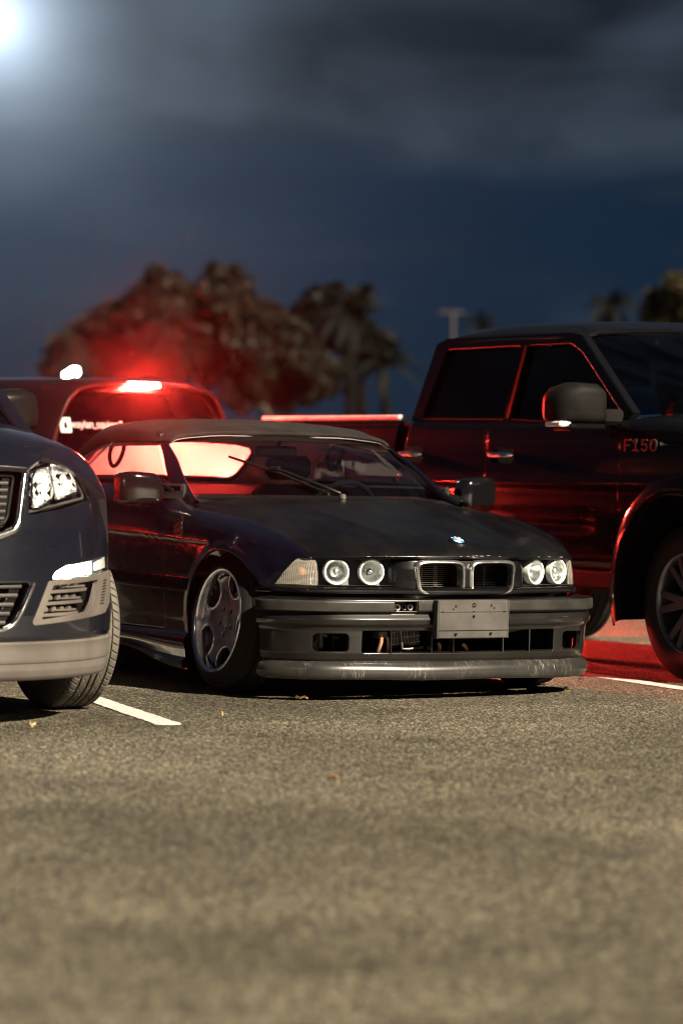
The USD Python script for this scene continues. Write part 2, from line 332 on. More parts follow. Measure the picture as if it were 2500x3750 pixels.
M['reflector'] = simple('lamp_reflector', (.92, .93, .94), .42, 1.0)
M['bowl'] = simple('lamp_bowl', (.80, .81, .82), .27, 1.0)
M['amber'] = simple('amber_bulb', (.75, .32, .12), .3)
# clear ribbed indicator lens: pale, finely gridded
usdkit.material(stage, L('ribbed_lens'), {
    'tc': ('texture_coordinate', {}), 'w1': ('wave_texture', {'wave_type': 'bands', 'bands_direction': 'y', 'scale': 64.}), 'w2': ('wave_texture', {'wave_type': 'bands', 'bands_direction': 'z', 'scale': 64.}),
    'ad': ('math', {'math_type': 'add'}), 'bp': ('bump', {'strength': .7, 'distance': .003}), 'mc': ('mix_color', {'a': (.26, .24, .20), 'b': (.50, .46, .40)}), 'p': ('principled_bsdf', {'roughness': .16, 'coat_weight': 1.}), 't': ('transparent_bsdf', {'color': (.95, .92, .88)}), 'mx': ('mix_closure', {'fac': .42})},
    [('tc.object', 'w1.vector'), ('tc.object', 'w2.vector'), ('w1.fac', 'ad.value1'), ('w2.fac', 'ad.value2'), ('ad.value', 'bp.height'), ('bp.normal', 'p.normal'), ('w1.fac', 'mc.fac'), ('mc.result', 'p.base_color'), ('p.BSDF', 'mx.closure1'), ('t.BSDF', 'mx.closure2')], surface='mx.closure')
M['ribbed'] = L('ribbed_lens')
# aged plastic rear window: scatters whatever shines through it
usdkit.material(stage, L('clouded_plastic'), {'t': ('translucent_bsdf', {'color': (.93, .91, .88)}), 'c': ('refraction_bsdf', {'color': (.92, .90, .88), 'distribution': 'ggx', 'roughness': .75, 'IOR': 1.16}), 'g': ('glossy_bsdf', {'color': (.5, .5, .5), 'roughness': .15}), 'm': ('mix_closure', {'fac': .12}), **SCHLICK, 'm2': ('mix_closure', {})},
    SCHLICK_L + [('t.BSDF', 'm.closure1'), ('c.BSDF', 'm.closure2'), ('fz.value', 'm2.fac'), ('m.closure', 'm2.closure1'), ('g.BSDF', 'm2.closure2')], surface='m2.closure')
M['vinyl'] = L('clouded_plastic')
M['sticker'] = simple('sticker_white', (.42, .40, .40), .5)
M['blue'] = simple('badge_blue', (.03, .22, .62), .25, coat_weight=1.)
M['white'] = simple('badge_white', (.75, .75, .75), .25, coat_weight=1.)
M['brake'] = lamp('red_brake_lamp', (1.0, .035, .022), 9500.)
M['tail'] = lamp('red_tail_lamp', (1.0, .045, .032), 4600.); M['taildim'] = lamp('dim_red_tail_lamp', (1.0, .03, .02), 45.)
M['redlens'] = simple('red_lens', (.20, .006, .005), .12, coat_weight=1.)

# ------------------------------------------------------------------ asphalt and markings
usdkit.material(stage, L('asphalt'), {
    'g': ('geometry', {}), 'v': ('voronoi_texture', {'scale': 155., 'randomness': 1.}), 'sv': ('separate_color', {}),
    'r': ('rgb_ramp', {'ramp': [(0, (.006, .005, .004)), (.34, (.018, .015, .012)), (.58, (.060, .051, .036)), (.80, (.180, .155, .105)), (1, (.52, .47, .32))]}),
    'n1': ('noise_texture', {'scale': .62, 'detail': 7., 'roughness': .62}), 'n2': ('noise_texture', {'scale': 60., 'detail': 3., 'roughness': .65}), 'm1': ('map_range', {'from_min': .3, 'from_max': .7, 'to_min': .42, 'to_max': 1.12, 'clamp': True}),
    'm2': ('map_range', {'from_min': .32, 'from_max': .68, 'to_min': .8, 'to_max': 1.2, 'clamp': True}), 'mm': ('math', {'math_type': 'multiply'}), 'mc': ('mix_color', {'blend_type': 'multiply', 'fac': 1., 'use_clamp': False}),
    'de': ('voronoi_texture', {'scale': 155., 'feature': 'f1'}), 'hh': ('math', {'math_type': 'multiply_add', 'value2': -1.0, 'value3': 1.0}), 'bp': ('bump', {'strength': .9, 'distance': .006}),
    'st': ('noise_texture', {'scale': 1.3, 'detail': 3.}), 'str': ('map_range', {'from_min': .62, 'from_max': .72, 'to_min': 1., 'to_max': .62, 'clamp': True}), 'ms': ('math', {'math_type': 'multiply'}),
    'p': ('principled_bsdf', {'roughness': .62, 'specular_ior_level': .35})},
    [('g.position', 'v.vector'), ('v.color', 'sv.color'), ('sv.r', 'r.fac'), ('g.position', 'n1.vector'), ('g.position', 'n2.vector'), ('n1.fac', 'm1.value'), ('n2.fac', 'm2.value'), ('m1.result', 'mm.value1'), ('m2.result', 'mm.value2'),
     ('g.position', 'st.vector'), ('st.fac', 'str.value'), ('mm.value', 'ms.value1'), ('str.result', 'ms.value2'),
     ('r.color', 'mc.a'), ('ms.value', 'mc.b'), ('mc.result', 'p.base_color'), ('g.position', 'de.vector'), ('de.distance', 'hh.value1'), ('hh.value', 'bp.height'), ('bp.normal', 'p.normal')], surface='p.BSDF')
def ground_sheet():
    xs = np.r_[-600, -200, -60, np.linspace(-14, 14, 57), 60, 200, 600]; ys = np.r_[-60, -20, np.linspace(-6, 40, 93), 70, 120, 300, 900]
    X, Y = np.meshgrid(xs, ys, indexing='ij')
    return grid(np.stack([X, Y, np.zeros_like(X)], -1))
top('asphalt_ground', ground_sheet(), L('asphalt'), kind='structure', smooth=False)
usdkit.material(stage, L('line_paint'), {'g': ('geometry', {}), 'n': ('noise_texture', {'scale': 45., 'detail': 5., 'roughness': .7}), 'r': ('map_range', {'from_min': .40, 'from_max': .58, 'to_min': 0, 'to_max': 1, 'clamp': True}),
    'n2': ('noise_texture', {'scale': 5., 'detail': 5.}), 'm2': ('mix_color', {'a': (.48, .46, .42), 'b': (.70, .69, .66)}), 'm': ('mix_color', {'a': (.30, .28, .24)}), 'bp': ('bump', {'strength': .4, 'distance': .003}), 'p': ('principled_bsdf', {'roughness': .55})},
    [('g.position', 'n.vector'), ('n.fac', 'r.value'), ('g.position', 'n2.vector'), ('n2.fac', 'm2.fac'), ('r.result', 'm.fac'), ('m2.result', 'm.b'), ('m.result', 'p.base_color'), ('n.fac', 'bp.height'), ('bp.normal', 'p.normal')], surface='p.BSDF')
def stripe(name, a, b, w, label):
    a, b = np.asarray(a, float), np.asarray(b, float); d = b - a; ln = np.linalg.norm(d); d /= ln; n = np.array([-d[1], d[0]]); k = int(ln / .012)
    t = np.linspace(0, ln, k); r = np.random.default_rng(int(abs(a[0]) * 997) + 5)
    def edge(): return np.convolve(r.normal(0, 1, k + 8), np.ones(5) / 5, 'valid')[:k] * .005
    e0, e1 = -w / 2 + edge(), w / 2 + edge()
    e0[0] += w * .2; e1[0] -= w * .2
    P = np.stack([np.stack([a + d * ti + n * e for e in (lo, (lo + hi) / 2, hi)]) for ti, lo, hi in zip(t, e0, e1)])
    P = np.concatenate([P, np.full(P.shape[:2] + (1,), .004)], -1)
    P[..., 2] += 0
    top(name, shell(orient(grid(P), (0, 0, -50)), .0035, .0005), L('line_paint'), label, 'parking line', smooth=False)
def orient(m, p):
    V, F = np.asarray(m[0], float), np.asarray(m[1])
    c = V[F].mean(1); n = np.cross(V[F[:, 1]] - V[F[:, 0]], V[F[:, 2]] - V[F[:, 0]])
    return (V, F[:, ::-1]) if (n * (c - np.asarray(p))).sum() < 0 else (V, F)
stripe('parking_line', (-.655, 12.56), (-2.2, 17.6), .10, 'short white parking line beside the tyre of the dark blue minivan')
stripe('parking_line', (2.25, 13.0), (.20, 18.2), .10, 'long white parking line between the lowered black car and the pickup')

# ------------------------------------------------------------------ wheels
def tyre_mesh(R, W, rim, n=160, grooves=(), gd=.007, bulge=.012, stretch=0.):
    """tyre turned about y, outer face at y = +W/2"""
    h = W / 2; sh = min(.028, (R - rim) * .35)
    pr = [(rim - .006, h - .022), (rim + .004, h - .006)]
    for t in np.linspace(0, 1, 7): pr.append((rim + .006 + (R - sh - rim - .006) * t, h - .006 + bulge * math.sin(PI * min(1, t * .95 + .02)) - .010 * t * t - stretch * t))
    for a in np.linspace(.2, PI / 2, 5): pr.append((R - sh + sh * math.sin(a), h - .016 - stretch - sh * .9 * (1 - math.cos(a))))
    ys = np.linspace(h - .016 - stretch - sh * .9, 0, 60 if grooves else 4)[1:]
    for y in ys:
        r = R + .0 - .004 * (abs(y) / h) ** 2 + .004 * ((h - .016 - sh * .9) / h) ** 2 * 0
        for (gy, gw) in grooves:
            if abs(abs(y) - gy) < gw / 2: r -= gd
        pr.append((r, y))
    half = np.array(pr); prof = np.vstack([half, half[::-1][1:] * [1, -1]])
    v, f = lathe(prof[::-1], n)
    return v, f
def wheel(T, name, center, s, R, W, rim_r, style, steer=0., camber=0., stretch=0.):
    """s: +1 left side of the car, -1 right side. The wheel is modelled with its outer face towards +y, then turned."""
    A = rot('z', steer) @ rot('x', camber * s) @ (np.eye(3) if s > 0 else rot('z', PI))
    put = lambda m: xf(m, A, center)
    w = part(T, name, put(tyre_mesh(R, W, rim_r, n=120, stretch=stretch, bulge=.012 if not stretch else .003, grooves=((.03, .009), (W * .28, .008)))), M['rubber'], 40)
    style(w, put, W, rim_r)
    return w
def style_monoblock(w, put, W, r):
    h = W / 2 - .004
    lip = [(r - .020, -h), (r - .016, -h + .02), (r - .03, 0.0), (r - .028, .02), (r - .0245, .045), (r - .018, h - .012), (r - .010, h - .004), (r - .004, h + .001), (r + .004, h + .002), (r + .008, h - .003), (r + .008, h - .014)]
    part(w, 'rim', put(orient(lathe(lip, 120), (0, 0, 0)) if False else lathe(lip, 120)), M['rim'], 40)
    # dished five-spoke face
    disc = sg.Point(0, 0).buffer(r - .028, 64)
    for k in range(5):
        a = 2 * PI * k / 5 + .55
        e = affinity.rotate(affinity.scale(sg.Point(0, 0).buffer(1, 32), .062, .070), math.degrees(a), origin=(0, 0))
        disc = disc.difference(affinity.translate(e, math.cos(a) * (r - .050), math.sin(a) * (r - .050)))
    for k in range(5):
        a = 2 * PI * k / 5 + .2; disc = disc.difference(sg.Point(math.cos(a) * .058, math.sin(a) * .058).buffer(.0125, 12))
    v, f = ext(disc, .022, .003)
    v, f = v.copy(), f
    rr = np.hypot(v[:, 0], v[:, 1])
    v = np.stack([v[:, 0], v[:, 2], -v[:, 1]], 1)
    v[:, 1] += h - .070 + .006 * sstep(.07, r - .03, rr)
    part(w, 'wheel_face', put((v, f)), M['rimface'], 30)
    m = MB()
    for k in range(5):      # rounded bright edges of the scoops
        a = 2 * PI * k / 5 + .55
        c = np.array([math.cos(a), math.sin(a)]) * (r - .050); q = np.linspace(PI * .42, PI * 1.58, 24)
        e = np.stack([.062 * np.cos(q), .070 * np.sin(q)], 1); R2 = np.array([[math.cos(a), -math.sin(a)], [math.sin(a), math.cos(a)]]); e = e @ R2.T + c
        y = h - .048 + .006 * sstep(.07, r - .03, np.hypot(e[:, 0], e[:, 1]))
        m.tube(np.stack([e[:, 0], y, -e[:, 1]], 1), .0055, 8)
    part(w, 'scoop_edge', put(m), M['chrome'], 60, kind='stuff')
    part(w, 'hub_cap', put(lathe([(.0, h - .046), (.018, h - .0455), (.025, h - .048), (.026, h - .056)][::-1], 40)), M['cap'])
    m = MB()
    for k in range(30):
        a = 2 * PI * k / 30; m.box((math.cos(a) * (r - .034), h - .045, math.sin(a) * (r - .034)), (.010, .006, .010), rot('y', -a), .002)
    part(w, 'rim_bolt', put(m), M['steel'], kind='stuff')
    part(w, 'brake_disc', put(lathe([(.05, -.02), (.142, -.02), (.142, 0), (.05, 0)], 48)), M['steel'])
    part(w, 'wheel_barrel', put(lathe([(r - .03, -h), (r - .032, .0), (.02, -.03)], 48)), M['dark'])
def style_multi(nsp, mat, depth=.03, wide=.022):
    def st(w, put, W, r):
        h = W / 2 - .006
        lip = [(r - .024, -h), (r - .022, h - .03), (r - .012, h - .006), (r - .002, h), (r + .005, h - .004), (r + .005, h - .014)]
        part(w, 'rim', put(lathe(lip, 96)), M[mat], 40)
        face = sg.Point(0, 0).buffer(.062, 32)
        for k in range(nsp):
            a = 360. * k / nsp
            for o in (-1, 1):
                sp = sg.Polygon([(.03, -wide * .5), (.03, wide * .5), (r - .012, wide * .42 + o * wide * 1.0), (r - .012, -wide * .42 + o * wide * 1.0)])
                face = face.union(affinity.rotate(sp, a, origin=(0, 0)))
        for k in range(5):
            a = 2 * PI * k / 5; face = face.difference(sg.Point(math.cos(a) * .045, math.sin(a) * .045).buffer(.008, 8))
        v, f = ext(face, .03, .004); rr = np.hypot(v[:, 0], v[:, 1])
        v = np.stack([v[:, 0], v[:, 2] + h - .045 - depth * (1 - sstep(.03, r, rr)), -v[:, 1]], 1)
        part(w, 'wheel_face', put((v, f)), M[mat], 30)
        part(w, 'hub_cap', put(lathe([(.0, h - .040), (.022, h - .040), (.028, h - .046), (.028, h - .06)][::-1], 32)), M['cap'])
        part(w, 'brake_disc', put(lathe([(.05, -.04), (.15, -.04), (.15, -.02), (.05, -.02)], 48)), M['steel'])
        part(w, 'wheel_barrel', put(lathe([(r - .026, -h), (r - .028, .0), (.02, -.05)], 48)), M['dark'])
    return st
def pose(X, Y, th, lean=0., k=1.):
    t = math.radians(th); f = np.array([math.sin(t), -math.cos(t), 0]); l = np.array([math.cos(t), math.sin(t), 0]); u = np.array([0, 0, 1.])
    l, u = l * math.cos(lean) - u * math.sin(lean), u * math.cos(lean) + l * math.sin(lean)
    return np.array([[*(f * k), 0], [*(l * k), 0], [*(u * k), 0], [X, Y, 0, 1]])

# ------------------------------------------------------------------ the lowered convertible (front axle at x = 0, x forward, y to its left)
CAR = thing('convertible', 'lowered black convertible with dark fabric roof and empty front plate holder, centre of the row', 'car', pose(.1911, 14.6179, 30, .008))
CX = [.50, .43, .34, .2, 0, -.3, -.53, -.75, -1.2, -1.9, -2.7, -3.3, -3.55]
CS = [[(.655, .606), (.672, .596), (.684, .57), (.690, .54), (.692, .50), (.692, .42), (.69, .30)],
      [(.664, .645), (.690, .632), (.706, .58), (.715, .545), (.719, .50), (.719, .42), (.715, .30)],
      [(.680, .678), (.732, .657), (.752, .605), (.762, .565), (.767, .51), (.768, .42), (.76, .30)],
      [(.694, .717), (.772, .690), (.802, .635), (.814, .585), (.820, .52), (.824, .42), (.81, .28)],
      [(.703, .757), (.79, .735), (.828, .675), (.842, .620), (.847, .55), (.845, .42), (.83, .25)],
      [(.711, .790), (.785, .772), (.825, .715), (.844, .650), (.848, .56), (.843, .40), (.82, .22)],
      [(.715, .812), (.785, .79), (.826, .725), (.845, .657), (.848, .56), (.842, .38), (.815, .20)],
      [(.727, .880), (.79, .835), (.828, .75), (.846, .664), (.849, .565), (.842, .38), (.815, .20)],
      [(.727, .905), (.79, .86), (.829, .765), (.847, .678), (.850, .57), (.842, .38), (.815, .20)],
      [(.72, .915), (.785, .872), (.828, .785), (.847, .70), (.849, .58), (.842, .38), (.815, .20)],
      [(.705, .91), (.77, .87), (.815, .79), (.836, .72), (.84, .60), (.835, .40), (.81, .22)],
      [(.66, .90), (.725, .865), (.77, .785), (.793, .72), (.80, .60), (.795, .40), (.77, .25)],
      [(.60, .88), (.655, .85), (.69, .78), (.705, .71), (.71, .60), (.70, .40), (.68, .28)]]
ARC = (.03, .300, .325); ARC2 = (-2.70, .300, .330)
def car_side():
    P = loft(CX, CS, 420, 90)
    x, z = P[..., 0], P[..., 2]
    zk = .645 - .0305 * (x + .05)
    zone = sstep(-.085, -.10, x + (zk - z) * .45) * sstep(.0, .006, zk - z) * sstep(.44, .36, zk - z)
    P[..., 1] -= .009 * zone
    for (ax, az, ar) in (ARC, ARC2):
        d = np.hypot(x - ax, z - az) - ar
        P[..., 1] += .010 * np.exp(-(d / .028) ** 2) * (z > .2)
    return orient(grid(P), (-1.5, 0, .5))
SIDE = car_side()
f_arc = lambda V: np.minimum(np.hypot(V[:, 0] - ARC[0], V[:, 2] - ARC[1]) - ARC[2], np.hypot(V[:, 0] - ARC2[0], V[:, 2] - ARC2[1]) - ARC2[2])
xdiag = lambda z: .358 + (z - .487) / .110 * .080
def fender(V):
    x, y, z = V.T
    keep_sig = np.maximum(z - .6015, xdiag(z) - x)            # room for the corner lamp
    keep_low = np.maximum(z - .483, .300 - x)
    return np.minimum.reduce([x + .5275, keep_sig, keep_low, f_arc(V), z - .225])
def door(V):
    x, y, z = V.T
    return np.minimum.reduce([-.5325 - x, x + 1.785 - .10 * (z - .6), z - .255])
def quarter(V):
    x, y, z = V.T
    return np.minimum.reduce([-1.790 - x + .10 * (z - .6), x + 3.52, f_arc(V), z - .30])
for s in (-1, 1):
    fp = part(CAR, 'front_fender', side(shell(clip(SIDE, fender), .02, .003), s), M['navy'], 40)
    dp = part(CAR, 'door', side(shell(clip(SIDE, door), .02, .003), s), M['navy'], 40)
    qp = part(CAR, 'rear_quarter', side(shell(clip(SIDE, quarter), .02, .003), s), M['navy'], 40)
    part(CAR, 'side_liner', side(xf(clip(SIDE, lambda V: np.minimum.reduce([f_arc(V) - .004, V[:, 0] + 3.5, .30 - V[:, 0], V[:, 2] - .24])), t=(0, -.024, 0)), s), M['dark'])
    # rubbing strip along the flank
    xs = np.linspace(-1.78, -.29, 150); gap = (xs > -.536) & (xs < -.524)
    for (a, b, par) in ((-.522, -.275, fp), (-1.775, -.538, dp)):
        x = np.linspace(a, b, 60); zc = .462 - .012 * (x + .5)
        yv = .8415 - .006 * np.cos((x + .3) * 2)
        P = np.stack([np.stack([x, yv + o, zc + dz], 1) for o, dz in ((-.006, .034), (.006, .030), (.009, .015), (.009, -.015), (.006, -.030), (-.006, -.034))], 1)
        part(par, 'rubbing_strip', side(orient(grid(P), (-1, 0, .45)), s), M['blackgloss'], 50)
    # door handle flap and fender grille (vent)
    part(dp, 'handle', side(rbox((-1.62, .842, .735), (.17, .022, .034), None, .008), s), M['blackgloss'])
    c = np.array([-.395, .833, .708])
    vent = MB()
    R = rot('y', math.radians(-14))
    vent.box(c, (.085, .006, .094), R @ rot('x', math.radians(9)), .003)
    g = part(fp, 'fender_vent', side(vent, s), M['black'])
    vm = MB()
    for k in range(4): vm.box(c + R @ np.array([0, .003 - .012 * (k - 1.5) * .16, -.036 + .024 * k]), (.078, .008, .010), R @ rot('x', math.radians(9)), .002)
    part(fp, 'vent_frame', side(vm, s), M['blackgloss'])
    part(fp, 'side_marker', side(rbox((-.335, .840, .508), (.034, .012, .016), None, .004), s), M['blackgloss'])
    # side skirt: rolled sill with a blade that drops towards the front wheel
    x = np.linspace(-2.35, -.29, 90); drop = sstep(-.95, -.30, x)
    sk = np.stack([np.stack([x, np.full_like(x, yy) + oo * drop, zz - dz * drop], 1) for yy, oo, zz, dz in ((.812, 0, .252, 0), (.838, .0, .240, 0), (.850, .004, .215, .008), (.842, .004, .188, .02), (.832, .010, .172, .035), (.845, .014, .166, .046), (.846, .014, .160, .072), (.80, .0, .150, .072))], 1)
    part(CAR, 'side_skirt', side(orient(grid(sk), (-1.3, 0, .3)), s), M['navy'], 40)
    # mirror
    P = []
    for y, hx, hz, zc, xc in ((.79, .035, .030, .862, -.66), (.815, .050, .060, .868, -.66), (.84, .060, .074, .873, -.665), (.93, .062, .078, .876, -.672), (.98, .050, .070, .876, -.678), (.998, .030, .050, .876, -.680)):
        a = np.linspace(0, 2 * PI, 28, endpoint=False); e = .45
        P.append(np.stack([xc + hx * np.sign(np.cos(a)) * np.abs(np.cos(a)) ** e, np.full(28, y), zc + hz * np.sign(np.sin(a)) * np.abs(np.sin(a)) ** e], 1))
    v, f = grid(np.array(P), closed_v=True); n = len(v); v = np.vstack([v, np.mean(P[-1], 0), np.mean(P[0], 0)]); e = np.arange(28)
    f = np.vstack([f, np.stack([140 + e, 140 + (e + 1) % 28, np.full(28, n)], 1), np.stack([(e + 1) % 28, e, np.full(28, n + 1)], 1)])
    mp = part(CAR, 'wing_mirror', side(orient((v, f), (-.66, .9, .87)), s), M['blackgloss'], 50)
    part(mp, 'mirror_foot', side(orient(grid(np.array([[(-.60, .70, .872), (-.62, .80, .856)], [(-.60, .70, .832), (-.63, .80, .834)], [(-.70, .70, .832), (-.69, .80, .834)], [(-.70, .70, .872), (-.69, .80, .856)], [(-.60, .70, .872), (-.62, .80, .856)]])), (-.65, .75, .85)), s), M['black'])
    part(mp, 'mirror_glass', side(rbox((-.735, .905, .876), (.004, .16, .125), None, .0), s), M['chrome'])
# hood
M['lampback'] = simple('pale_lamp_back', (.50, .48, .44), .35)
M['lamphouse'] = simple('lamp_housing_grey', (.05, .048, .045), .45)
HL_T = np.array([0, .12, .25, .42, .6, .8, 1.0])
def hood_grid(n=130, m=150):
    v = np.linspace(-1, 1, m); t = np.linspace(0, 1, n); T, Vv = np.meshgrid(t, v, indexing='ij'); a = np.abs(Vv)
    xf_ = .699 - .187 * a ** 2.3; xr = -.49 - .035 * a ** 2
    tt = T ** 1.0
    x = xf_ + (xr - xf_) * tt
    ye = PchipInterpolator([-.55, -.3, 0, .2, .34, .43, .52], [.7125, .7085, .7005, .6925, .6805, .6695, .651])(np.clip(x, -.55, .52))
    zc = PchipInterpolator([-.49, -.3, 0, .21, .40, .53, .62, .675, .699], [.846, .831, .796, .763, .727, .697, .668, .641, .617])
    ze = PchipInterpolator([-.53, -.3, 0, .2, .34, .43, .512], [.812, .790, .757, .717, .678, .645, .604])
    zC = zc(.699 + (-.49 - .699) * tt); zE = ze(.512 + (-.53 - .512) * tt)
    z = zE + (zC - zE) * (1 - a ** 2.6)
    z += .007 * np.exp(-((a - (.40 + .22 * tt)) / .055) ** 2) * sstep(.03, .2, tt)
    return np.stack([x, Vv * ye, z], -1)
HG = hood_grid()
hp = part(CAR, 'hood', shell(orient(grid(HG), (0, 0, 0)), .018, .004), M['hood'], 40)
ch = MB()
for k in range(17):      # chips and bare metal along the leading edge
    i = int(rng.integers(3, 147)); p = HG[0, i] + [.003, 0, -.002]
    ch.box(p + [0, 0, rng.uniform(-.002, .002)], (.003, rng.uniform(.003, .02), .002), None, 0)
part(hp, 'edge_chip', ch, simple('bare_chip', (.22, .20, .17), .5), False, kind='stuff')
# emblem on the hood
ce = np.array([.604, 0, .6735]); dx = HG[14, 75] - HG[2, 75]; tx = dx / np.linalg.norm(dx); up = np.array([-tx[2], 0, tx[0]]); up = up if up[2] > 0 else -up
E3 = np.stack([np.array([0, 1., 0]), -tx * -1, up], 1)      # columns: right, back, up
i0 = np.argmin(np.abs(HG[:, 75, 0] - .604)); ce = HG[i0, 75] + up * .002
em = part(CAR, 'emblem', xf(ext(sg.Point(0, 0).buffer(.041, 40), .005, .001), E3, ce), M['blackgloss'])
part(em, 'emblem_rim', xf(ext(sg.Point(0, 0).buffer(.0412, 40).difference(sg.Point(0, 0).buffer(.0385, 40)), .0062), E3, ce), M['chrome'])
part(em, 'inner_ring', xf(ext(sg.Point(0, 0).buffer(.0265, 40).difference(sg.Point(0, 0).buffer(.0248, 40)), .0066), E3, ce), M['chrome'])
for q in range(4):
    w = sg.Polygon([(0, 0)] + [(.0248 * math.cos(q * PI / 2 + a), .0248 * math.sin(q * PI / 2 + a)) for a in np.linspace(0, PI / 2, 12)])
    part(em, 'quadrant', xf(ext(w, .0060), E3, ce), M['blue' if q % 2 == 1 else 'white'])
for ch_, an in (('B', 122), ('M', 90), ('W', 58)):
    t = meshkit.text_mesh(ch_, .0082, .0012, True); c = (t.bounds[0] + t.bounds[1]) / 2; t.apply_translation([-c[0], -c[1], .0052])
    t.apply_transform(trimesh.transformations.rotation_matrix(math.radians(an - 90), [0, 0, 1])); t.apply_translation([.0325 * math.cos(math.radians(an)), .0325 * math.sin(math.radians(an)), 0])
    part(em, 'letter', xf(t, E3, ce), M['white'], False)
# nose panel with the two grille openings
npl = [(.600, -.335), (.632, -.316), (.652, -.285), (.668, -.24), (.678, -.15), (.682, 0), (.678, .15), (.668, .24), (.652, .285), (.632, .316), (.600, .335)]
prof = [(o, z) for o, z in zip(np.interp(np.linspace(0, 1, 46), [0, .08, .3, .6, .85, 1], [-.022, -.006, .004, .006, .0, -.014]), np.linspace(.609, .432, 46))]
NP = plan_sweep(npl, prof, 190)
kid = lambda V, s: sdf_rr(V[:, 1] * s, V[:, 2], .131 - .12 * (.53 - V[:, 2]) * .5, .5225, .118 - .055 * (.594 - V[:, 2]), .071, .030)
nose = clip(orient(grid(NP), (0, 0, .5)), lambda V: np.minimum(kid(V, 1), kid(V, -1)))
part(CAR, 'nose_panel', shell(nose, .03, .003), M['hood'], 40)
def kid_loop(s, inset, dx, n=72):
    hz = .071 - inset; out = []
    for a in np.linspace(0, 2 * PI, n, endpoint=False):
        c, q = math.cos(a), math.sin(a); e = .38
        z = .5225 + hz * np.sign(q) * abs(q) ** e
        hy = .118 - .055 * (.594 - z) - inset; cy = .131 - .06 * (.53 - z)
        y = cy + hy * np.sign(c) * abs(c) ** e
        out.append((np.interp(abs(y), [0, .15, .24, .285], [.682, .678, .668, .652]) + dx, s * y, z))
    return np.array(out)
for s in (-1, 1):
    rings = [kid_loop(s, -.006, .000), kid_loop(s, -.004, .014), kid_loop(s, .001, .021), kid_loop(s, .008, .022), kid_loop(s, .014, .012), kid_loop(s, .015, -.045)]
    kp = part(CAR, 'kidney_grille', orient(grid(np.stack(rings, 0), closed_v=True), (.55, s * .13, .527)), M['silver'], 50)
    part(kp, 'grille_shroud', orient(grid(np.stack([kid_loop(s, .0155, -.02), kid_loop(s, .0165, -.13)], 0), closed_v=True), (.55, s * .13, .527)), M['black'], 50)
    for k in range(13):
        z = .473 + k * .0085; hy = .118 - .055 * (.594 - z) - .02; cy = .131 - .06 * (.53 - z)
        part(kp, 'fin', rbox((.585, s * cy, z), (.004, 2 * hy, .0016)), M['steel'] if s < 0 else M['black'])
    for q in (-.045, .03):
        part(kp, 'upright', rbox((.572, s * (.131 + q), .527), (.004, .018 if s < 0 else .008, .12)), M['plate'] if s < 0 else M['black'])
    # headlights: housing box, two ringed lamps, clear cover
    def lampx(y, z): return np.interp(y, [.31, .414, .561, .65], [.622, .597, .553, .519]) + (.5425 - z) * .22
    ys = np.linspace(.322, .644, 30); zs = np.linspace(.6, .486, 12)
    Pc = np.array([[(lampx(y, z), y, z) for z in zs] for y in ys])
    back = Pc - [.075, 0, 0]
    box = MB().add(*orient(grid(back), (-.5, .48, .5)))
    for e, e2 in ((Pc[:, 0], back[:, 0]), (Pc[:, -1], back[:, -1]), (Pc[0], back[0]), (Pc[-1], back[-1])): box.add(*grid(np.stack([e, e2], 0)))
    hl = part(CAR, 'headlight', side(box, s), M['lamphouse'], False)
    part(hl, 'cover', side(orient(grid(Pc + [.001, 0, 0]), (0, .48, .5)), s), M['clear'], True)
    nrm = np.array([.955, .29, 0]) / np.linalg.norm([.955, .29, 0]); tl = np.array([-nrm[1], nrm[0], 0]); LR = np.stack([tl, nrm, np.array([0, 0, 1.])], 1)
    for yc in (.414, .561):
        c = np.array([lampx(yc, .543) - .011, yc, .5425])
        put = lambda m: side(xf(m, LR, c), s)
        ln = hl; part(hl, 'lamp_ring', put(lathe([(.044, -.012), (.0455, .004), (.049, .010), (.0535, .010), (.0560, .004), (.0560, -.02)][::-1], 48)), M['white_ring'], 40)
        part(ln, 'reflector_bowl', put(lathe([(.012, -.045), (.026, -.036), (.038, -.018), (.0445, -.002)], 40)), M['bowl'], True)
        part(ln, 'lens', put(lathe([(.0, .016), (.018, .0135), (.032, .008), (.0445, -.001)][::-1], 40)), M['clear'], True)
        part(ln, 'projector', put(lathe([(0, .000), (.012, -.002), (.021, -.010), (.024, -.022)][::-1], 32)) if yc > .5 else put(lathe([(0, -.012), (.007, -.014), (.009, -.04)][::-1], 20)), M['bowl'], 50)
        m = MB()
        for k in range(7): m.box(((k - 3) * .011, -.006 - .0006 * (k - 3) ** 2, 0), (.0016, .002, .07 - .006 * abs(k - 3) ** 1.4), None, 0)
        part(ln, 'lens_rib', put(m), M['clear'], False, kind='stuff')
    # corner indicator
    sp = [(.528, .647), (.500, .673), (.458, .702), (.410, .730), (.360, .753), (.310, .773)]
    cP = plan_sweep(sp, [(o, z) for o, z in zip(np.interp(np.linspace(0, 1, 24), [0, .15, .6, 1], [-.016, -.008, .0, .002]), np.linspace(.5995, .4865, 24))], 70)
    sig = clip(orient(grid(cP), (0, .4, .5)), lambda V: np.minimum(V[:, 0] - xdiag(V[:, 2]) - .004 - .02 * np.maximum(0, V[:, 2] - .55) * 2, V[:, 1] - .648))
    sp_ = part(CAR, 'indicator_lamp', side(shell(sig, .02, .002), s), M['ribbed'], 40)
    part(sp_, 'bulb', side(xf(trimesh.creation.icosphere(2, .020), t=(.440, .672, .54)), s), M['amber'], True)
    part(sp_, 'lamp_back', side(xf(sig, t=(-.05, -.03, 0)), s), M['lampback'], True)
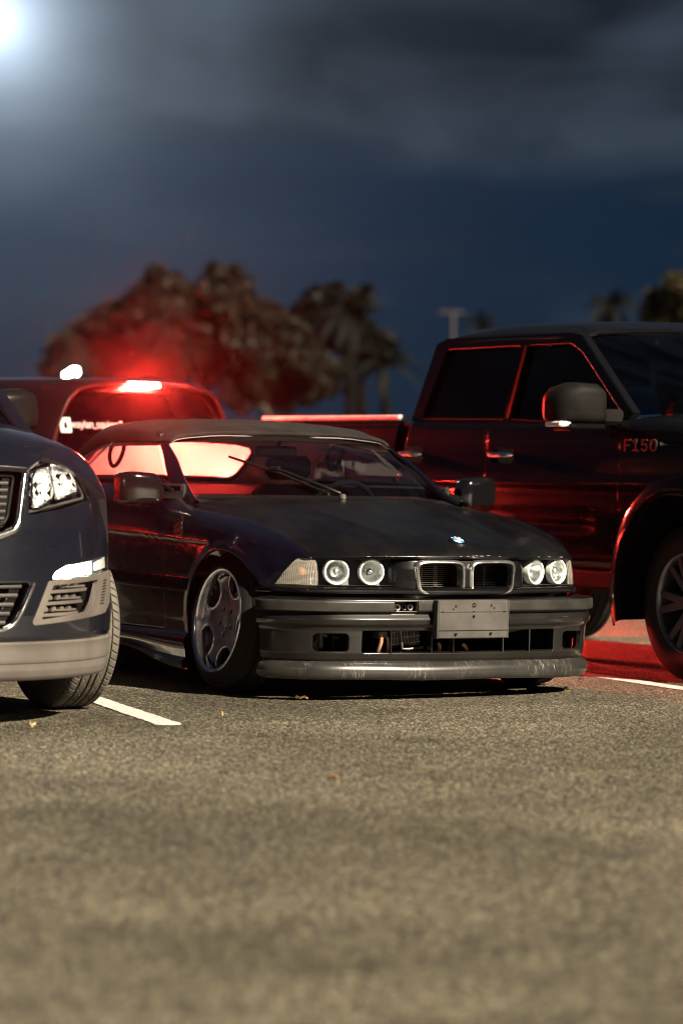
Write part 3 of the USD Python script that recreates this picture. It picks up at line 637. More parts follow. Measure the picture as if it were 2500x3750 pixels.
# trim strip under the lamps, full width
spl = np.array([(.27, -.798), (.36, -.764), (.45, -.716), (.52, -.662), (.58, -.53), (.63, -.36), (.668, -.26), (.698, -.15), (.706, 0)]); spl = np.vstack([spl, spl[:-1][::-1] * [1, -1]])
part(CAR, 'lower_trim_strip', orient(grid(plan_sweep(spl, [(-.03, .484), (-.004, .482), (.006, .474), (.008, .462), (.004, .452), (-.012, .446), (-.06, .446)], 160)), (0, 0, .46)), M['blackgloss'], 40)
# bumper skin with the openings cut through it
bpl = np.array([(.345, -.842), (.405, -.830), (.462, -.802), (.53, -.752), (.588, -.692), (.635, -.60), (.67, -.47), (.698, -.30), (.712, -.15), (.716, 0)]); bpl = np.vstack([bpl, bpl[:-1][::-1] * [1, -1]])
zz_ = np.r_[np.linspace(.436, .430, 4), np.linspace(.428, .158, 62)]
off = np.interp(zz_, [.158, .175, .20, .295, .312, .322, .345, .366, .372, .378, .424, .428, .430, .436], [-.050, -.037, -.030, -.026, -.022, -.010, -.004, -.016, -.018, -.003, .0, -.002, -.01, -.075])
BP = plan_sweep(bpl, list(zip(off, zz_)), 380)
tow = lambda V: sdf_rr(V[:, 1], V[:, 2], -.305, .401, .052, .0215, .003)
openings = lambda V: np.minimum.reduce([sdf_rr(V[:, 1], V[:, 2], 0, .248, .487, .0505, .012), sdf_rr(np.abs(V[:, 1]), V[:, 2], .612, .246, .073, .041, .022), tow(V)])
bs = clip(orient(grid(BP), (.2, 0, .3)), openings)
BUMP = part(CAR, 'front_bumper', shell(bs, .022, .003), M['bumper'], 40)
# grey band on the bumper in three pieces
for a, b in ((-.842, -.362), (-.250, -.172), (.172, .842)):
    g = clip(orient(grid(plan_sweep(bpl, [(-.002, .4255), (.004, .4225), (.0055, .414), (.0055, .388), (.004, .380), (-.004, .3775)], 380)), (.2, 0, .4)), lambda V: np.minimum(V[:, 1] - a, b - V[:, 1]))
    part(BUMP, 'impact_strip', shell(g, .004, .001), M['strip'], 40)
for k, y in enumerate((-.336, -.305, -.274)):
    part(BUMP, 'tow_socket', MB().add(*xf(lathe([(.0, -.012), (.009, -.012), (.0095, .004), (.0135, .006), (.0145, .0), (.0145, -.02)][::-1], 24), rot('z', -PI / 2) , (.672, y, .397))), M['steel'] if k != 1 else M['black'])
part(BUMP, 'tow_recess', rbox((.640, -.305, .400), (.02, .115, .05)), M['black'])
for y in (-.3575, -.2525): part(BUMP, 'recess_clip', rbox((.687, y, .401), (.012, .006, .042), None, .002), M['bumper'])
# plate holder
pc = np.array([.742, 0, .345]); R = rot('y', math.radians(2))
pp = part(CAR, 'plate_holder', MB().box(pc, (.012, .352, .160), R, .004), M['plate'])
for y in (-.177, .177): part(pp, 'side_flange', MB().box(pc + [-.012, y, .002], (.036, .007, .164), R, .002), M['plate'])
part(pp, 'top_flange', MB().box(pc + [-.012, 0, .0815], (.036, .352, .006), R, .002), M['plate'])
for z in (.033, -.045): part(pp, 'holder_rib', MB().box(pc + [.0065, 0, z], (.002, .345, .0025), R, .0), M['bumper'])
for y, z, r in ((-.09, .058, .006), (0, .062, .010), (.088, .060, .006), (-.103, .046, .004), (.103, .050, .004), (-.088, -.062, .006), (.088, -.060, .006), (0, .014, .006)):
    v, f = lathe([(.0, .0), (r * .45, .0), (r * .5, .002), (r, .0025), (r, -.002)][::-1], 16)
    part(pp, 'bolt_hole', xf((v, f), rot('z', -PI / 2), pc + [.0066, y, z]), M['black'])
for y in (-.155, .0, .155): part(pp, 'clip_slot', MB().box(pc + [.0063, y, .034], (.003, .012, .005)), M['black'])
# uprights in the lower opening, and what shows behind it
for y in (-.355, -.165, -.12 + .06, .20, .345): 
    part(BUMP, 'upright', MB().box((np.interp(abs(y), [0, .3, .5], [.686, .668, .63]) - .012, y, .247), (.03, .006, .104), rot('z', -.1 * np.sign(y)), .001), M['bumper'])
part(CAR, 'radiator', rbox((.40, 0, .42), (.05, .70, .34), None, .004), M['dark'])
part(CAR, 'oil_cooler', MB().box((.52, -.215, .262), (.03, .16, .085), rot('x', .09), .004), M['black'])
oc = '/World/convertible/oil_cooler'
for k in range(9): part(oc, 'cooler_fin', MB().box((.537, -.285 + k * .0165, .264 + k * .0015), (.004, .003, .072), rot('x', .09)), M['steel'])
for k in range(3): part(oc, 'cooler_bar', MB().box((.539, -.215, .236 + k * .026), (.003, .15, .003), rot('x', .09)), M['steel'])
part(CAR, 'bracket_pipe', MB().tube([(.60, -.275, .30), (.60, -.268, .255), (.598, -.262, .215), (.60, -.23, .214), (.60, -.16, .222)], .0065, 8), M['steel'])
part(CAR, 'cooling_duct', MB().box((.55, -.335, .275), (.05, .07, .035), None, .005), M['plate'])
for p in ([(.61, -.375, .285), (.615, -.376, .25), (.61, -.382, .222), (.60, -.384, .205)], [(.63, .02, .235), (.632, .035, .222), (.628, .045, .206), (.61, .047, .200)], [(.62, -.095, .24), (.625, -.09, .222), (.62, -.092, .205)]):
    part(CAR, 'hose', MB().tube(resample(p, 12), .008, 8), simple('copper_hose', (.32, .17, .11), .45, .3))
part(CAR, 'inner_tray', MB().box((.34, 0, .30), (.02, 1.3, .42)).box((.28, 0, .140), (.5, 1.1, .01)), M['dark'])
for y in (-.60, .615): part(CAR, 'brake_duct', MB().box((.46, y, .246), (.05, .02, .12), rot('z', .2)).box((.47, y + .06, .246), (.03, .012, .12), rot('z', .3)), M['bumper'])
# lip spoiler
lip = plan_sweep(bpl, [(-.065, .168), (-.046, .165), (-.034, .156), (-.024, .148), (-.016, .135), (-.014, .118), (-.017, .102), (-.023, .092), (-.032, .086), (-.065, .084)], 300)
s_ = np.linspace(-1, 1, 300); lip[:, :, 2] += (-.004 * s_ + .002 * np.sin(s_ * 9))[:, None]
part(CAR, 'lip_spoiler', shell(orient(grid(lip), (.2, 0, .12)), .004, .002), M['lip'], 50)
# cowl, windscreen, pillars
part(CAR, 'cowl', orient(grid(np.array([[(-.46 - .035 * (y / .71) ** 2, y, .826 - .024 * (y / .71) ** 2), (-.62 - .1 * (y / .71) ** 2, y, .835)] for y in np.linspace(-.71, .71, 30)])), (-.5, 0, 0)), M['black'], True)
def ws(u, v):
    yb = u * .655; yt = u * .575
    b = np.array([-.43 - .17 * u * u, yb, .843 - .012 * u * u]); t = np.array([-.975 - .085 * u * u, yt, 1.128 - .018 * u ** 2])
    p = b + (t - b) * v; p[0] += .02 * math.sin(PI * v); p[2] += .012 * math.sin(PI * v); return p
WS = np.array([[ws(u, v) for v in np.linspace(0, 1, 20)] for u in np.linspace(-1, 1, 40)])
part(CAR, 'windscreen', orient(grid(WS), (-1.2, 0, .6)), M['glass'], True)
part(CAR, 'screen_band', orient(grid(np.array([[ws(u, v) + [.002, 0, .002] for v in (.90, .95, 1.0)] for u in np.linspace(-.99, .99, 40)])), (-1.2, 0, .6)), M['black'], True)
part(CAR, 'screen_seal', MB().tube([ws(u, 0) + [.004, 0, 0] for u in np.linspace(-1, 1, 40)], .007, 8), M['dark'])
for s in (-1, 1):
    pts = resample([(-.50, s * .708, .795), (-.60, s * .690, .836), (-.80, s * .652, .956), (-.92, s * .620, 1.030), (-1.01, s * .600, 1.084)], 30)
    P = []
    for i, p in enumerate(pts):
        t = pts[min(i + 1, 29)] - pts[max(i - 1, 0)]; t /= np.linalg.norm(t); o = np.array([.35, s * 1., .35]); o -= t * (o @ t); o /= np.linalg.norm(o); w = np.cross(t, o)
        a = np.linspace(0, 2 * PI, 16, endpoint=False); tp = 1 - .45 * sstep(18, 29, i); P.append(p + tp * ((.015 * np.sign(np.cos(a)) * np.abs(np.cos(a)) ** .6)[:, None] * o + (.038 * np.sign(np.sin(a)) * np.abs(np.sin(a)) ** .6)[:, None] * w))
    part(CAR, 'windscreen_pillar', orient(grid(np.array(P), closed_v=True), pts[15]), M['navy'], 50)
part(CAR, 'header_rail', MB().tube([ws(u, 1.0) + [-.02, 0, .008] for u in np.linspace(-1.02, 1.02, 40)], .019, 10), M['navy'])
# soft top
TX = [-.97, -1.12, -1.3, -1.5, -1.75, -1.90, -2.00, -2.18, -2.33]
TS = [[(0, 1.148), (.30, 1.145), (.47, 1.135), (.55, 1.122), (.590, 1.098)], [(0, 1.182), (.30, 1.178), (.48, 1.163), (.57, 1.140), (.612, 1.094)], [(0, 1.198), (.30, 1.195), (.48, 1.182), (.585, 1.156), (.624, 1.093)],
      [(0, 1.204), (.30, 1.201), (.48, 1.187), (.59, 1.155), (.634, 1.087)], [(0, 1.200), (.30, 1.195), (.47, 1.175), (.595, 1.118), (.645, 1.035)], [(0, 1.182), (.30, 1.176), (.47, 1.146), (.60, 1.06), (.69, .93)],
      [(0, 1.142), (.30, 1.135), (.46, 1.10), (.60, 1.02), (.70, .905)], [(0, 1.010), (.30, 1.002), (.46, .985), (.60, .945), (.69, .90)], [(0, .905), (.30, .902), (.46, .90), (.58, .897), (.68, .895)]]
def top_grid():
    P = loft(TX, TS, 150, 60)
    x, y, z = P[..., 0], P[..., 1], P[..., 2]
    for bx in (-1.13, -1.48, -1.80):   # bows show through the cloth
        P[..., 2] += .006 * np.exp(-((x - bx) / .03) ** 2) * (1 - sstep(.5, .62, y))
    P[..., 2] += .003 * (meshkit.fbm(P * [9, 14, 9], 3, 4) - .5) * 2
    Q = P[:, ::-1] * [1, -1, 1]
    return np.concatenate([Q[:, :-1], P], 1)
TG = orient(grid(top_grid()), (-1.7, 0, .8))
rwin = lambda V, g=0.: np.where(V[:, 0] < -1.8, sdf_rr(V[:, 1], V[:, 0], 0, -2.165, .44 + g, .120 + g, .05), 1.)
st = part(CAR, 'soft_top', shell(clip(TG, rwin), .012, .003), M['fabric'], 60)
rw_ = xf(clip(TG, lambda V: -rwin(V, .015)), t=(0.004, 0, -.006)); part(st, 'rear_window', (rw_[0], np.asarray(rw_[1])[:, ::-1]), M['vinyl'], True)
part(st, 'head_lining', xf(clip(TG, lambda V: np.minimum(rwin(V, .01), 1.13 + V[:, 0] * -.06 + 10 * (V[:, 0] < -1.15) - 1)), sc=1., t=(.0, 0, -.022)), M['lining'], True)
part(st, 'front_seam', MB().tube([(p[0] + .004, p[1], p[2] + .003) for p in top_grid()[4]], .0045, 6), M['fabric'])
# side glass
for s in (-1, 1):
    q = np.array([[(-.70 - .34 * v + u * (-.93 + .26 * v - .10 * v) * 1.0, .735 - .118 * v - .0 * u, .885 + .025 * min(1, u * 4) + (.185) * v - (.02 * u * v)) for v in np.linspace(0, 1, 8)] for u in np.linspace(0, 1, 20)])
    part(CAR, 'side_window', side(orient(grid(q), (-1.2, 0, .9)), s), M['glass'], True)
    part(CAR, 'window_edge', side(MB().tube([(-1.63, .738, .905), (-1.60, .71, .97), (-1.54, .665, 1.04), (-1.48, .635, 1.088)], .006, 8), s), M['chrome'])
    part(CAR, 'quarter_window', side(orient(grid(np.array([[(-1.65, .735, .905), (-1.51, .64, 1.085)], [(-1.74, .73, .91), (-1.66, .65, 1.05)], [(-1.86, .715, .915), (-1.76, .66, 1.0)]])), (-1.6, 0, .9)), s), M['glass'], True)
    part(CAR, 'belt_seal', side(MB().tube([(-.66, .728, .866), (-.75, .735, .893), (-.9, .738, .905), (-1.2, .738, .911), (-1.9, .728, .92)], .009, 6), s), M['black'])
    part(CAR, 'door_card', side(rbox((-1.2, .70, .68), (1.2, .03, .44), None, .01), s), M['seat'])
    # belt loop by the rear quarter
    part(CAR, 'seat_belt', side(tube(resample([(-1.42, .60, 1.085), (-1.44, .60, 1.04), (-1.50, .60, .985), (-1.55, .60, .975), (-1.58, .60, 1.01), (-1.565, .60, 1.06), (-1.50, .60, 1.085)], 30), .010, 8), s), M['seat'])
# wiper arms
WP = lambda u, v, h=.012: ws(u, v) + np.array([.55, 0, .83]) * h
part(CAR, 'wiper', MB().tube([WP(.02, .02, .02), WP(-.10, .10, .03), WP(-.30, .30, .028), WP(-.36, .36, .026)], [.009, .007, .006, .006], 8), M['black'])
wpp = '/World/convertible/wiper'
part(wpp, 'blade', MB().tube([WP(-.08, .06, .010), WP(-.33, .32, .012), WP(-.63, .60, .010)], [.006, .008, .006], 6).box(WP(-.36, .37, .022), (.05, .03, .022), rot('z', .7), .006), M['black'])
part(wpp, 'pivot', MB().box(WP(.03, -.01, .012), (.03, .03, .03), None, .008), M['steel'])
# cabin
part(CAR, 'dashboard', orient(grid(np.array([[(x, y, z) for x, z in ((-.46, .80), (-.58, .835), (-.80, .852), (-.92, .838), (-.97, .80), (-.98, .60))] for y in np.linspace(-.69, .69, 12)])), (-.7, 0, .5)), M['dash'], 40)
th = np.linspace(0, 2 * PI, 40, endpoint=False); swR = rot('y', math.radians(-62)); 
sw = MB().add(*tube((np.stack([.185 * np.cos(th), .185 * np.sin(th), 0 * th], 1)) @ swR.T + [-1.04, .36, .75], .014, 8, closed=True))
for a in (0, PI, -PI / 2): sw.tube([np.array([.03 * math.cos(a), .03 * math.sin(a), -.01]) @ swR.T + [-1.04, .36, .75] if False else swR @ np.array([.03 * math.sin(a), .03 * math.cos(a), -.01]) + [-1.04, .36, .75], swR @ np.array([.18 * math.sin(a), .18 * math.cos(a), 0]) + [-1.04, .36, .75]], .013, 6)
part(CAR, 'steering_wheel', sw, M['dark'])
for y in (-.36, .36):
    sp = []; lo_ = .0 if y > 0 else -.13
    for z, x, hw, d in ((.42, -1.30, .22, .07), (.55, -1.36, .24, .07), (.72 + lo_ * .5, -1.45, .245, .06), (.86 + lo_, -1.52, .21, .05), (.90 + lo_, -1.54, .15, .035)):
        a = np.linspace(0, 2 * PI, 20, endpoint=False); sp.append(np.stack([x + d * np.sign(np.cos(a)) * np.abs(np.cos(a)) ** .6, y + hw * np.sign(np.sin(a)) * np.abs(np.sin(a)) ** .6, np.full(20, z)], 1))
    v, f = grid(np.array(sp), closed_v=True); v = np.vstack([v, np.mean(sp[-1], 0)]); e = np.arange(20); f = np.vstack([f, np.stack([80 + e, 80 + (e + 1) % 20, np.full(20, len(v) - 1)], 1)])
    sp_ = part(CAR, 'front_seat', orient((v, f), (-1.42, y, .65)), M['seat'], 60)
    part(sp_, 'head_restraint', rbox((-1.55, y, .98 + lo_ * 1.2), (.075, .25, .12), None, .03), M['seat'], 60)
    part(sp_, 'seat_cushion', rbox((-1.08, y, .40), (.52, .48, .16), None, .04), M['seat'])
part(CAR, 'rear_bench', MB().box((-1.98, 0, .52), (.5, 1.1, .16), None, .04).box((-2.14, 0, .70), (.14, 1.1, .36), rot('y', -.25), .05), M['lining'])
part(CAR, 'rear_deck', MB().box((-2.42, 0, .875), (.42, 1.3, .03), None, .01), M['lining'])
part(CAR, 'cabin_floor', MB().box((-1.5, 0, .24), (2.4, 1.4, .03)), M['dark'])
part(CAR, 'rear_view_mirror', MB().box((-1.02, 0, 1.055), (.03, .22, .055), None, .012).tube([(-.97, 0, 1.12), (-1.01, 0, 1.075)], .008, 6), M['black'])
# tail, rarely seen
tl_ = loft([-3.56, -3.3, -2.9, -2.5], [[(0, .865), (.3, .865), (.55, .862), (.605, .860)], [(0, .890), (.3, .889), (.6, .888), (.665, .885)], [(0, .900), (.3, .899), (.63, .898), (.70, .895)], [(0, .905), (.3, .904), (.64, .902), (.705, .900)]], 30, 16)
part(CAR, 'boot_lid', orient(grid(np.concatenate([tl_[:, ::-1] * [1, -1, 1], tl_], 1)), (-3, 0, 0)), M['navy'], 40)
rp = np.array([(-3.2, .80), (-3.45, .76), (-3.60, .62), (-3.66, .35), (-3.68, 0)]); rp = np.vstack([rp, rp[:-1][::-1] * [1, -1]])
part(CAR, 'rear_bumper', orient(grid(plan_sweep(rp, [(-.05, .53), (0, .51), (0, .24), (-.05, .155)], 80)), (-3.2, 0, .4)), M['navy'], 40)
part(CAR, 'tail_panel', orient(grid(plan_sweep(rp * [.985, .93], [(0, .88), (0, .5)], 80)), (-3.2, 0, .6)), M['navy'], 40)
for s in (-1, 1): part(CAR, 'tail_light', rbox((-3.60, s * .52, .68), (.09, .34, .13), rot('z', -s * .25), .02), M['redlens'])
part(CAR, 'underbody', MB().box((-1.6, 0, .165), (3.6, 1.5, .13)), M['dark'])
for s in (-1, 1): 
    a = np.linspace(-.2, PI + .2, 40); P = np.stack([np.stack([ARC[0] + (ARC[2] - .004) * np.cos(a), np.full(40, yy) * s, ARC[1] + (ARC[2] - .004) * np.sin(a)], 1) for yy in (.765, .50)], 0)
    part(CAR, 'wheel_well', grid(P), M['dark'])
wheel(CAR, 'front_wheel', (.0, -.735, .302), -1, .302, .232, .2265, style_monoblock, steer=math.radians(-1.5), camber=math.radians(6.8), stretch=.022)
wheel(CAR, 'front_wheel', (.0, .735, .302), 1, .302, .232, .2265, style_monoblock, steer=math.radians(-1.5), camber=math.radians(6.8), stretch=.022)
for s in (-1, 1): wheel(CAR, 'rear_wheel', (-2.70, s * .72, .302), s, .302, .225, .2265, style_monoblock, camber=math.radians(4))

# ------------------------------------------------------------------ dark blue minivan, nose at the left edge (front axle at x = 0)
M['vanblue'] = paint('dusty_blue_paint', (.0024, .0034, .0070), rough=.24, dust=.016, dustc=(.11, .11, .115), metal=.15)
M['vangrey'] = worn('dusty_grey_plastic', (.055, .047, .041), (.086, .074, .064), rough=(.5, .65), scale=6, detail=9, bump=.08, bscale=700)
M['vanstrip'] = worn('dusty_lower_bumper', (.062, .054, .048), (.090, .079, .070), rough=(.5, .65), scale=5, detail=9, bump=.08, bscale=700)
M['foglight'] = lamp('fog_light_glow', (1.0, .93, .84), 12.0)
VAN = thing('minivan', 'dusty dark blue minivan with lit fog lamp and chrome grille at the left edge', 'minivan', pose(-1.869, 13.0, 26))
vpl = np.array([(.93, 0), (.905, .28), (.845, .47), (.74, .63), (.60, .755), (.43, .85), (.25, .905), (0, .935), (-.3, .945)])
from scipy.spatial import cKDTree
_vc = resample(vpl, 1200); _vs = np.r_[0, np.cumsum(np.linalg.norm(np.diff(_vc, axis=0), axis=1))]; _vt = cKDTree(_vc)
vs = lambda V: _vs[_vt.query(V[:, :2])[1]]
def voff(z): return np.interp(z, [.17, .19, .215, .30, .318, .326, .345, .42, .50, .56, .64, .75, .85, .97, 1.0, 1.06], [-.035, -.012, -.002, .004, .010, -.001, .006, .010, .006, .004, .0, -.012, -.03, -.055, -.065, -.115])
def van_surf(s, z, d=0.):
    c = np.stack([np.interp(s, _vs, _vc[:, i]) for i in (0, 1)], -1); e = .004
    c2 = np.stack([np.interp(np.asarray(s) + e, _vs, _vc[:, i]) for i in (0, 1)], -1); c1 = np.stack([np.interp(np.maximum(np.asarray(s) - e, 0), _vs, _vc[:, i]) for i in (0, 1)], -1)
    t = c2 - c1; t /= np.linalg.norm(t, axis=-1, keepdims=True); n = np.stack([t[..., 1], -t[..., 0]], -1)
    o = np.asarray(voff(z) + d)[..., None]
    return np.concatenate([c + n * o, np.asarray(z, float)[..., None] * np.ones(c.shape[:-1] + (1,))], -1)
def van_patch(poly, d=0., step=.007, q=None):
    """polygon in (arc length, height) laid on the nose surface"""
    p = sg.Polygon(poly); a, b, c, e = p.bounds
    s, z = np.meshgrid(np.arange(a - step, c + 2 * step, step), np.arange(b - step, e + 2 * step, step), indexing='ij')
    m = (np.stack([s, z, 0 * s], -1)); g = grid(m); g = clip(g, lambda V: poly_sdf(poly, V[:, 0], V[:, 1]))
    P = van_surf(g[0][:, 0], g[0][:, 1], d if not callable(d) else d(g[0][:, 0], g[0][:, 1])); return orient((P, g[1]), (0, 0, .5))
def poly_sdf(poly, x, y):
    """positive inside"""
    import shapely
    p = sg.Polygon(poly); pts = shapely.points(x, y); dist = shapely.distance(p.exterior, pts); return np.where(shapely.contains(p, pts), dist, -dist)
def roundpoly(p, r): return list(sg.Polygon(p).buffer(-r).buffer(r, 12).exterior.coords)
LAMP = roundpoly([(.350, .800), (.374, .972), (.47, 1.068), (.575, 1.052), (.71, .968), (.815, .862)], .012)
FOG = roundpoly([(.440, .557), (.470, .590), (.53, .612), (.70, .624), (.96, .646), (.965, .585), (.61, .567)], .008)
GREY = roundpoly([(.432, .552), (.61, .562), (.965, .580), (.965, .50), (.93, .455), (.842, .420), (.345, .388)], .010)
LOWG = roundpoly([(-.40, .552), (.352, .552), (.300, .45), (.262, .398), (.21, .374), (-.40, .374)], .015)
MAING = roundpoly([(-.4, .715), (.20, .728), (.285, .765), (.345, .974), (-.4, .974)], .012)
allcut = lambda s, z: -np.maximum.reduce([poly_sdf(p, s, z) for p in (LAMP, FOG, GREY, LOWG, MAING)])
zz_ = np.linspace(1.06, .33, 110); ss_ = np.linspace(0, 1.02, 170)
S2, Z2 = np.meshgrid(ss_, zz_, indexing='ij'); g = grid(np.stack([S2, Z2, 0 * S2], -1))
topedge = lambda s: np.interp(s, [0, .37, .47, .575, .71, .82, 1.02], [.978, .976, 1.066, 1.054, .97, .90, .86])
g = clip(g, lambda V: np.minimum(allcut(V[:, 0], V[:, 1]), topedge(V[:, 0]) - V[:, 1]))
fas = orient((van_surf(g[0][:, 0], g[0][:, 1]), g[1]), (0, 0, .5))
both = lambda m: MB().add(*m).add(*mir(m))
VF = part(VAN, 'front_bumper', both(shell(fas, .02, .003)), M['vanblue'], 40)
low = orient(grid(van_surf(*np.meshgrid(np.linspace(0, .985, 120), np.r_[.326, .322, .318, .312, np.linspace(.30, .245, 5), .2435, .241, .2395, np.linspace(.236, .215, 5), .205, .198, .19, .183, .178], indexing='ij'))), (0, 0, .3))
v = low[0].copy(); k = (v[:, 2] > .2395) & (v[:, 2] < .2436); v[k] -= [.004, .002, 0]
part(VF, 'lower_valance', both(shell((v, low[1]), .012, .002)), M['vanstrip'], 40)
for sd in (1, -1):
    # headlight: dark housing, two faceted cells, clear cover
    h = part(VAN, 'headlight', side(van_patch(LAMP, -.055, .012), sd), M['dash'], True)
    for poly in ([(.386, .828), (.408, .944), (.44, .976), (.518, .988), (.518, .90), (.498, .862), (.44, .838)], [(.526, .862), (.526, .998), (.632, 1.018), (.668, .975), (.712, .912), (.696, .886)]):
        c = np.mean(poly, 0); rr = np.random.default_rng(3)
        jit = lambda s, z: -.030 - .035 * np.exp(-(((s - c[0]) / .05) ** 2 + ((z - c[1]) / .05) ** 2)) + .010 * (np.floor(s / .014) % 2) + .008 * np.sin(z * 190)
        cell = part(h, 'reflector_cell', side(van_patch(roundpoly(poly, .010), jit, .006), sd), M['reflector'], False)
        part(h, 'cell_rim', side(tube(van_surf(*np.array(roundpoly(poly, .012)).T, -.022)[:-1], .005, 6, closed=True), sd), M['chrome'])
        part(h, 'bulb', side(xf(trimesh.creation.icosphere(2, .014), t=van_surf(np.array(c[0]), np.array(c[1]), -.035)), sd), M['white'], True)
    part(h, 'bezel', side(tube(van_surf(*np.array(roundpoly([(.366, .814), (.386, .955), (.42, .985), (.52, 1.005), (.63, 1.032), (.72, .95), (.785, .866)], .012)).T, -.030)[:-1], .006, 6, closed=True), sd), M['plate'])
    part(h, 'cover', side(shell(van_patch(LAMP, .0, .012), .01, .002), sd), M['clear'], True)
    # lit fog lamp
    f = part(VAN, 'fog_lamp', side(van_patch(FOG, -.03, .010), sd), M['reflector'], True)
    part(f, 'lit_lens', side(van_patch([(.455, .560), (.48, .588), (.535, .606), (.74, .620), (.74, .577), (.61, .571)], -.012, .008), sd), M['foglight'], True)
    part(f, 'side_reflector', side(van_patch([(.78, .585), (.78, .620), (.94, .636), (.945, .592)], lambda s, z: -.016 + .006 * (np.floor(s / .012) % 2), .006), sd), M['reflector'], False)
    part(f, 'cover', side(shell(van_patch(FOG, .002, .012), .01, .002), sd), M['clear'], True)
    # grey corner panel with its recess and slats
    REC = roundpoly([(.452, .538), (.775, .552), (.715, .470), (.665, .430), (.385, .404)], .010)
    pnl = clip(van_patch(GREY, .004, .006), lambda V: -poly_sdf(REC, vs(V), V[:, 2]))
    gp = part(VAN, 'corner_panel', side(shell(pnl, .02, .002), sd), M['vangrey'], 40)
    part(gp, 'recess', side(van_patch(REC, -.035, .012), sd), M['dark'], True)
    for k in range(3):
        z0 = .418 + k * .044; a = .392 + k * .024; b = .60 + k * .036
        for dz, hh, dd in ((0, .010, -.004), (.0155, .006, -.010)):
            part(gp, 'slat', side(shell(van_patch([(a, z0 + dz), (b, z0 + dz + .006), (b, z0 + dz + hh + .006), (a + .004, z0 + dz + hh)], dd, .008), .02, .0015), sd), M['vangrey'], 30)
        for j in range(4):
            s0 = a + .02 + j * (b - a - .03) / 4
            part(gp, 'slat_tab', side(shell(van_patch([(s0, z0 + .020), (s0 + .028, z0 + .021), (s0 + .020, z0 + .036), (s0 + .006, z0 + .035)], -.012, .006), .015, .001), sd), M['vangrey'], 30)
    for k in range(9):
        z0 = .452 + k * .011; s0 = .765 + k * .007
        part(gp, 'side_vent', side(shell(van_patch([(s0, z0), (s0 + .062, z0 + .005), (s0 + .062, z0 + .0095), (s0 + .001, z0 + .0045)], .0055, .005), .003, .0004), sd), M['bumper'], 30)
    for k in range(9):
        p = [(s0, z0)]
# main grille
gp = part(VAN, 'grille', both(van_patch([(0, .715), (.20, .728), (.285, .765), (.345, .974), (0, .974)], -.07, .02)), M['dark'], True)
fr = [(0, .708), (.20, .722), (.275, .745), (.298, .775), (.352, .965), (.350, .978), (.335, .981), (0, .981)]
for sd in (1, -1): part(gp, 'chrome_frame', side(tube(resample(van_surf(*np.array(fr).T, .004), 70, smooth=False), .0135, 8), sd), M['chrome'], 50)
fr2 = [(0, .742), (.19, .752), (.245, .775), (.262, .80), (.305, .945), (.295, .953), (0, .955)]
for sd in (1, -1): part(gp, 'inner_frame', side(tube(resample(van_surf(*np.array(fr2).T, -.012), 70, smooth=False), .006, 6), sd), M['black'], 50)
for k in range(7):
    z = .765 + k * .0265; w = np.interp(z, [.76, .80, .945], [.235, .25, .285])
    s = np.linspace(0, w, 14)
    for sd in (1, -1): part(gp, 'grille_bar', side(tube(van_surf(s, np.full(14, z), -.018), .0065, 6), sd), M['plate'])
    for sd in (1, -1): part(gp, 'bar_tab', side(shell(van_patch([(w - .03, z + .006), (w + .012, z + .006), (w + .012, z + .018), (w - .018, z + .018)], -.02, .008), .012, .001), sd), M['black'], 30)
lg = part(VAN, 'lower_grille', both(van_patch([(0, .552), (.352, .552), (.300, .45), (.262, .398), (.21, .374), (0, .374)], -.06, .02)), M['dark'], True)
for sd in (1, -1): part(lg, 'chrome_edge', side(tube(resample(van_surf(np.array([.356, .32, .285, .255, .21, .1, 0]), np.array([.548, .475, .418, .386, .372, .369, .369]), .003), 60), .0085, 8), sd), M['chrome'], 50)
for k in range(5):
    z = .40 + k * .034; w = np.interp(z, [.39, .54], [.235, .315]); s = np.linspace(0, w, 14)
    for sd in (1, -1): part(lg, 'grille_bar', side(tube(van_surf(s, np.full(14, z), -.02), .0075, 6), sd), M['plate'])
    for sd in (1, -1): part(lg, 'bar_tab', side(shell(van_patch([(w - .04, z + .008), (w + .01, z + .008), (w + .014, z + .022), (w - .025, z + .022)], -.024, .008), .012, .001), sd), M['black'], 30)
# hood, fenders, flank
VX = [.875, .80, .66, .45, .12, -.3, -1.0]
VS = [[(0, .995), (.18, .992), (.33, .984), (.350, .976), (.362, .96), (.368, .93), (.37, .86), (.37, .6), (.37, .33)],
      [(0, 1.035), (.21, 1.03), (.405, 1.022), (.455, 1.008), (.475, .985), (.49, .94), (.51, .86), (.52, .6), (.52, .33)],
      [(0, 1.085), (.27, 1.08), (.47, 1.065), (.575, 1.035), (.625, .99), (.655, .94), (.68, .86), (.69, .6), (.69, .33)],
      [(0, 1.128), (.30, 1.122), (.53, 1.098), (.67, 1.058), (.745, 1.005), (.79, .94), (.825, .86), (.838, .6), (.835, .33)],
      [(0, 1.175), (.32, 1.168), (.58, 1.135), (.72, 1.088), (.82, 1.02), (.875, .94), (.908, .86), (.922, .6), (.915, .33)],
      [(0, 1.225), (.34, 1.215), (.62, 1.172), (.76, 1.12), (.855, 1.045), (.905, .96), (.935, .86), (.945, .6), (.935, .33)],
      [(0, 1.23), (.35, 1.22), (.70, 1.19), (.82, 1.15), (.885, 1.06), (.93, .96), (.95, .86), (.955, .6), (.945, .33)]]
VG = orient(grid(loft(VX, VS, 190, 110)), (0, 0, .6))
hline = lambda V: np.interp(V[:, 0], [-.35, .12, .45, .66, .80, .875], [.655, .615, .555, .488, .418, .34])
varc = lambda V: np.hypot(V[:, 0] - .0, V[:, 2] - .345) - .395
part(VAN, 'hood', both(shell(clip(VG, lambda V: np.minimum(hline(V) - .004 - V[:, 1], V[:, 0] + .30)), .02, .004)), M['vanblue'], 40)
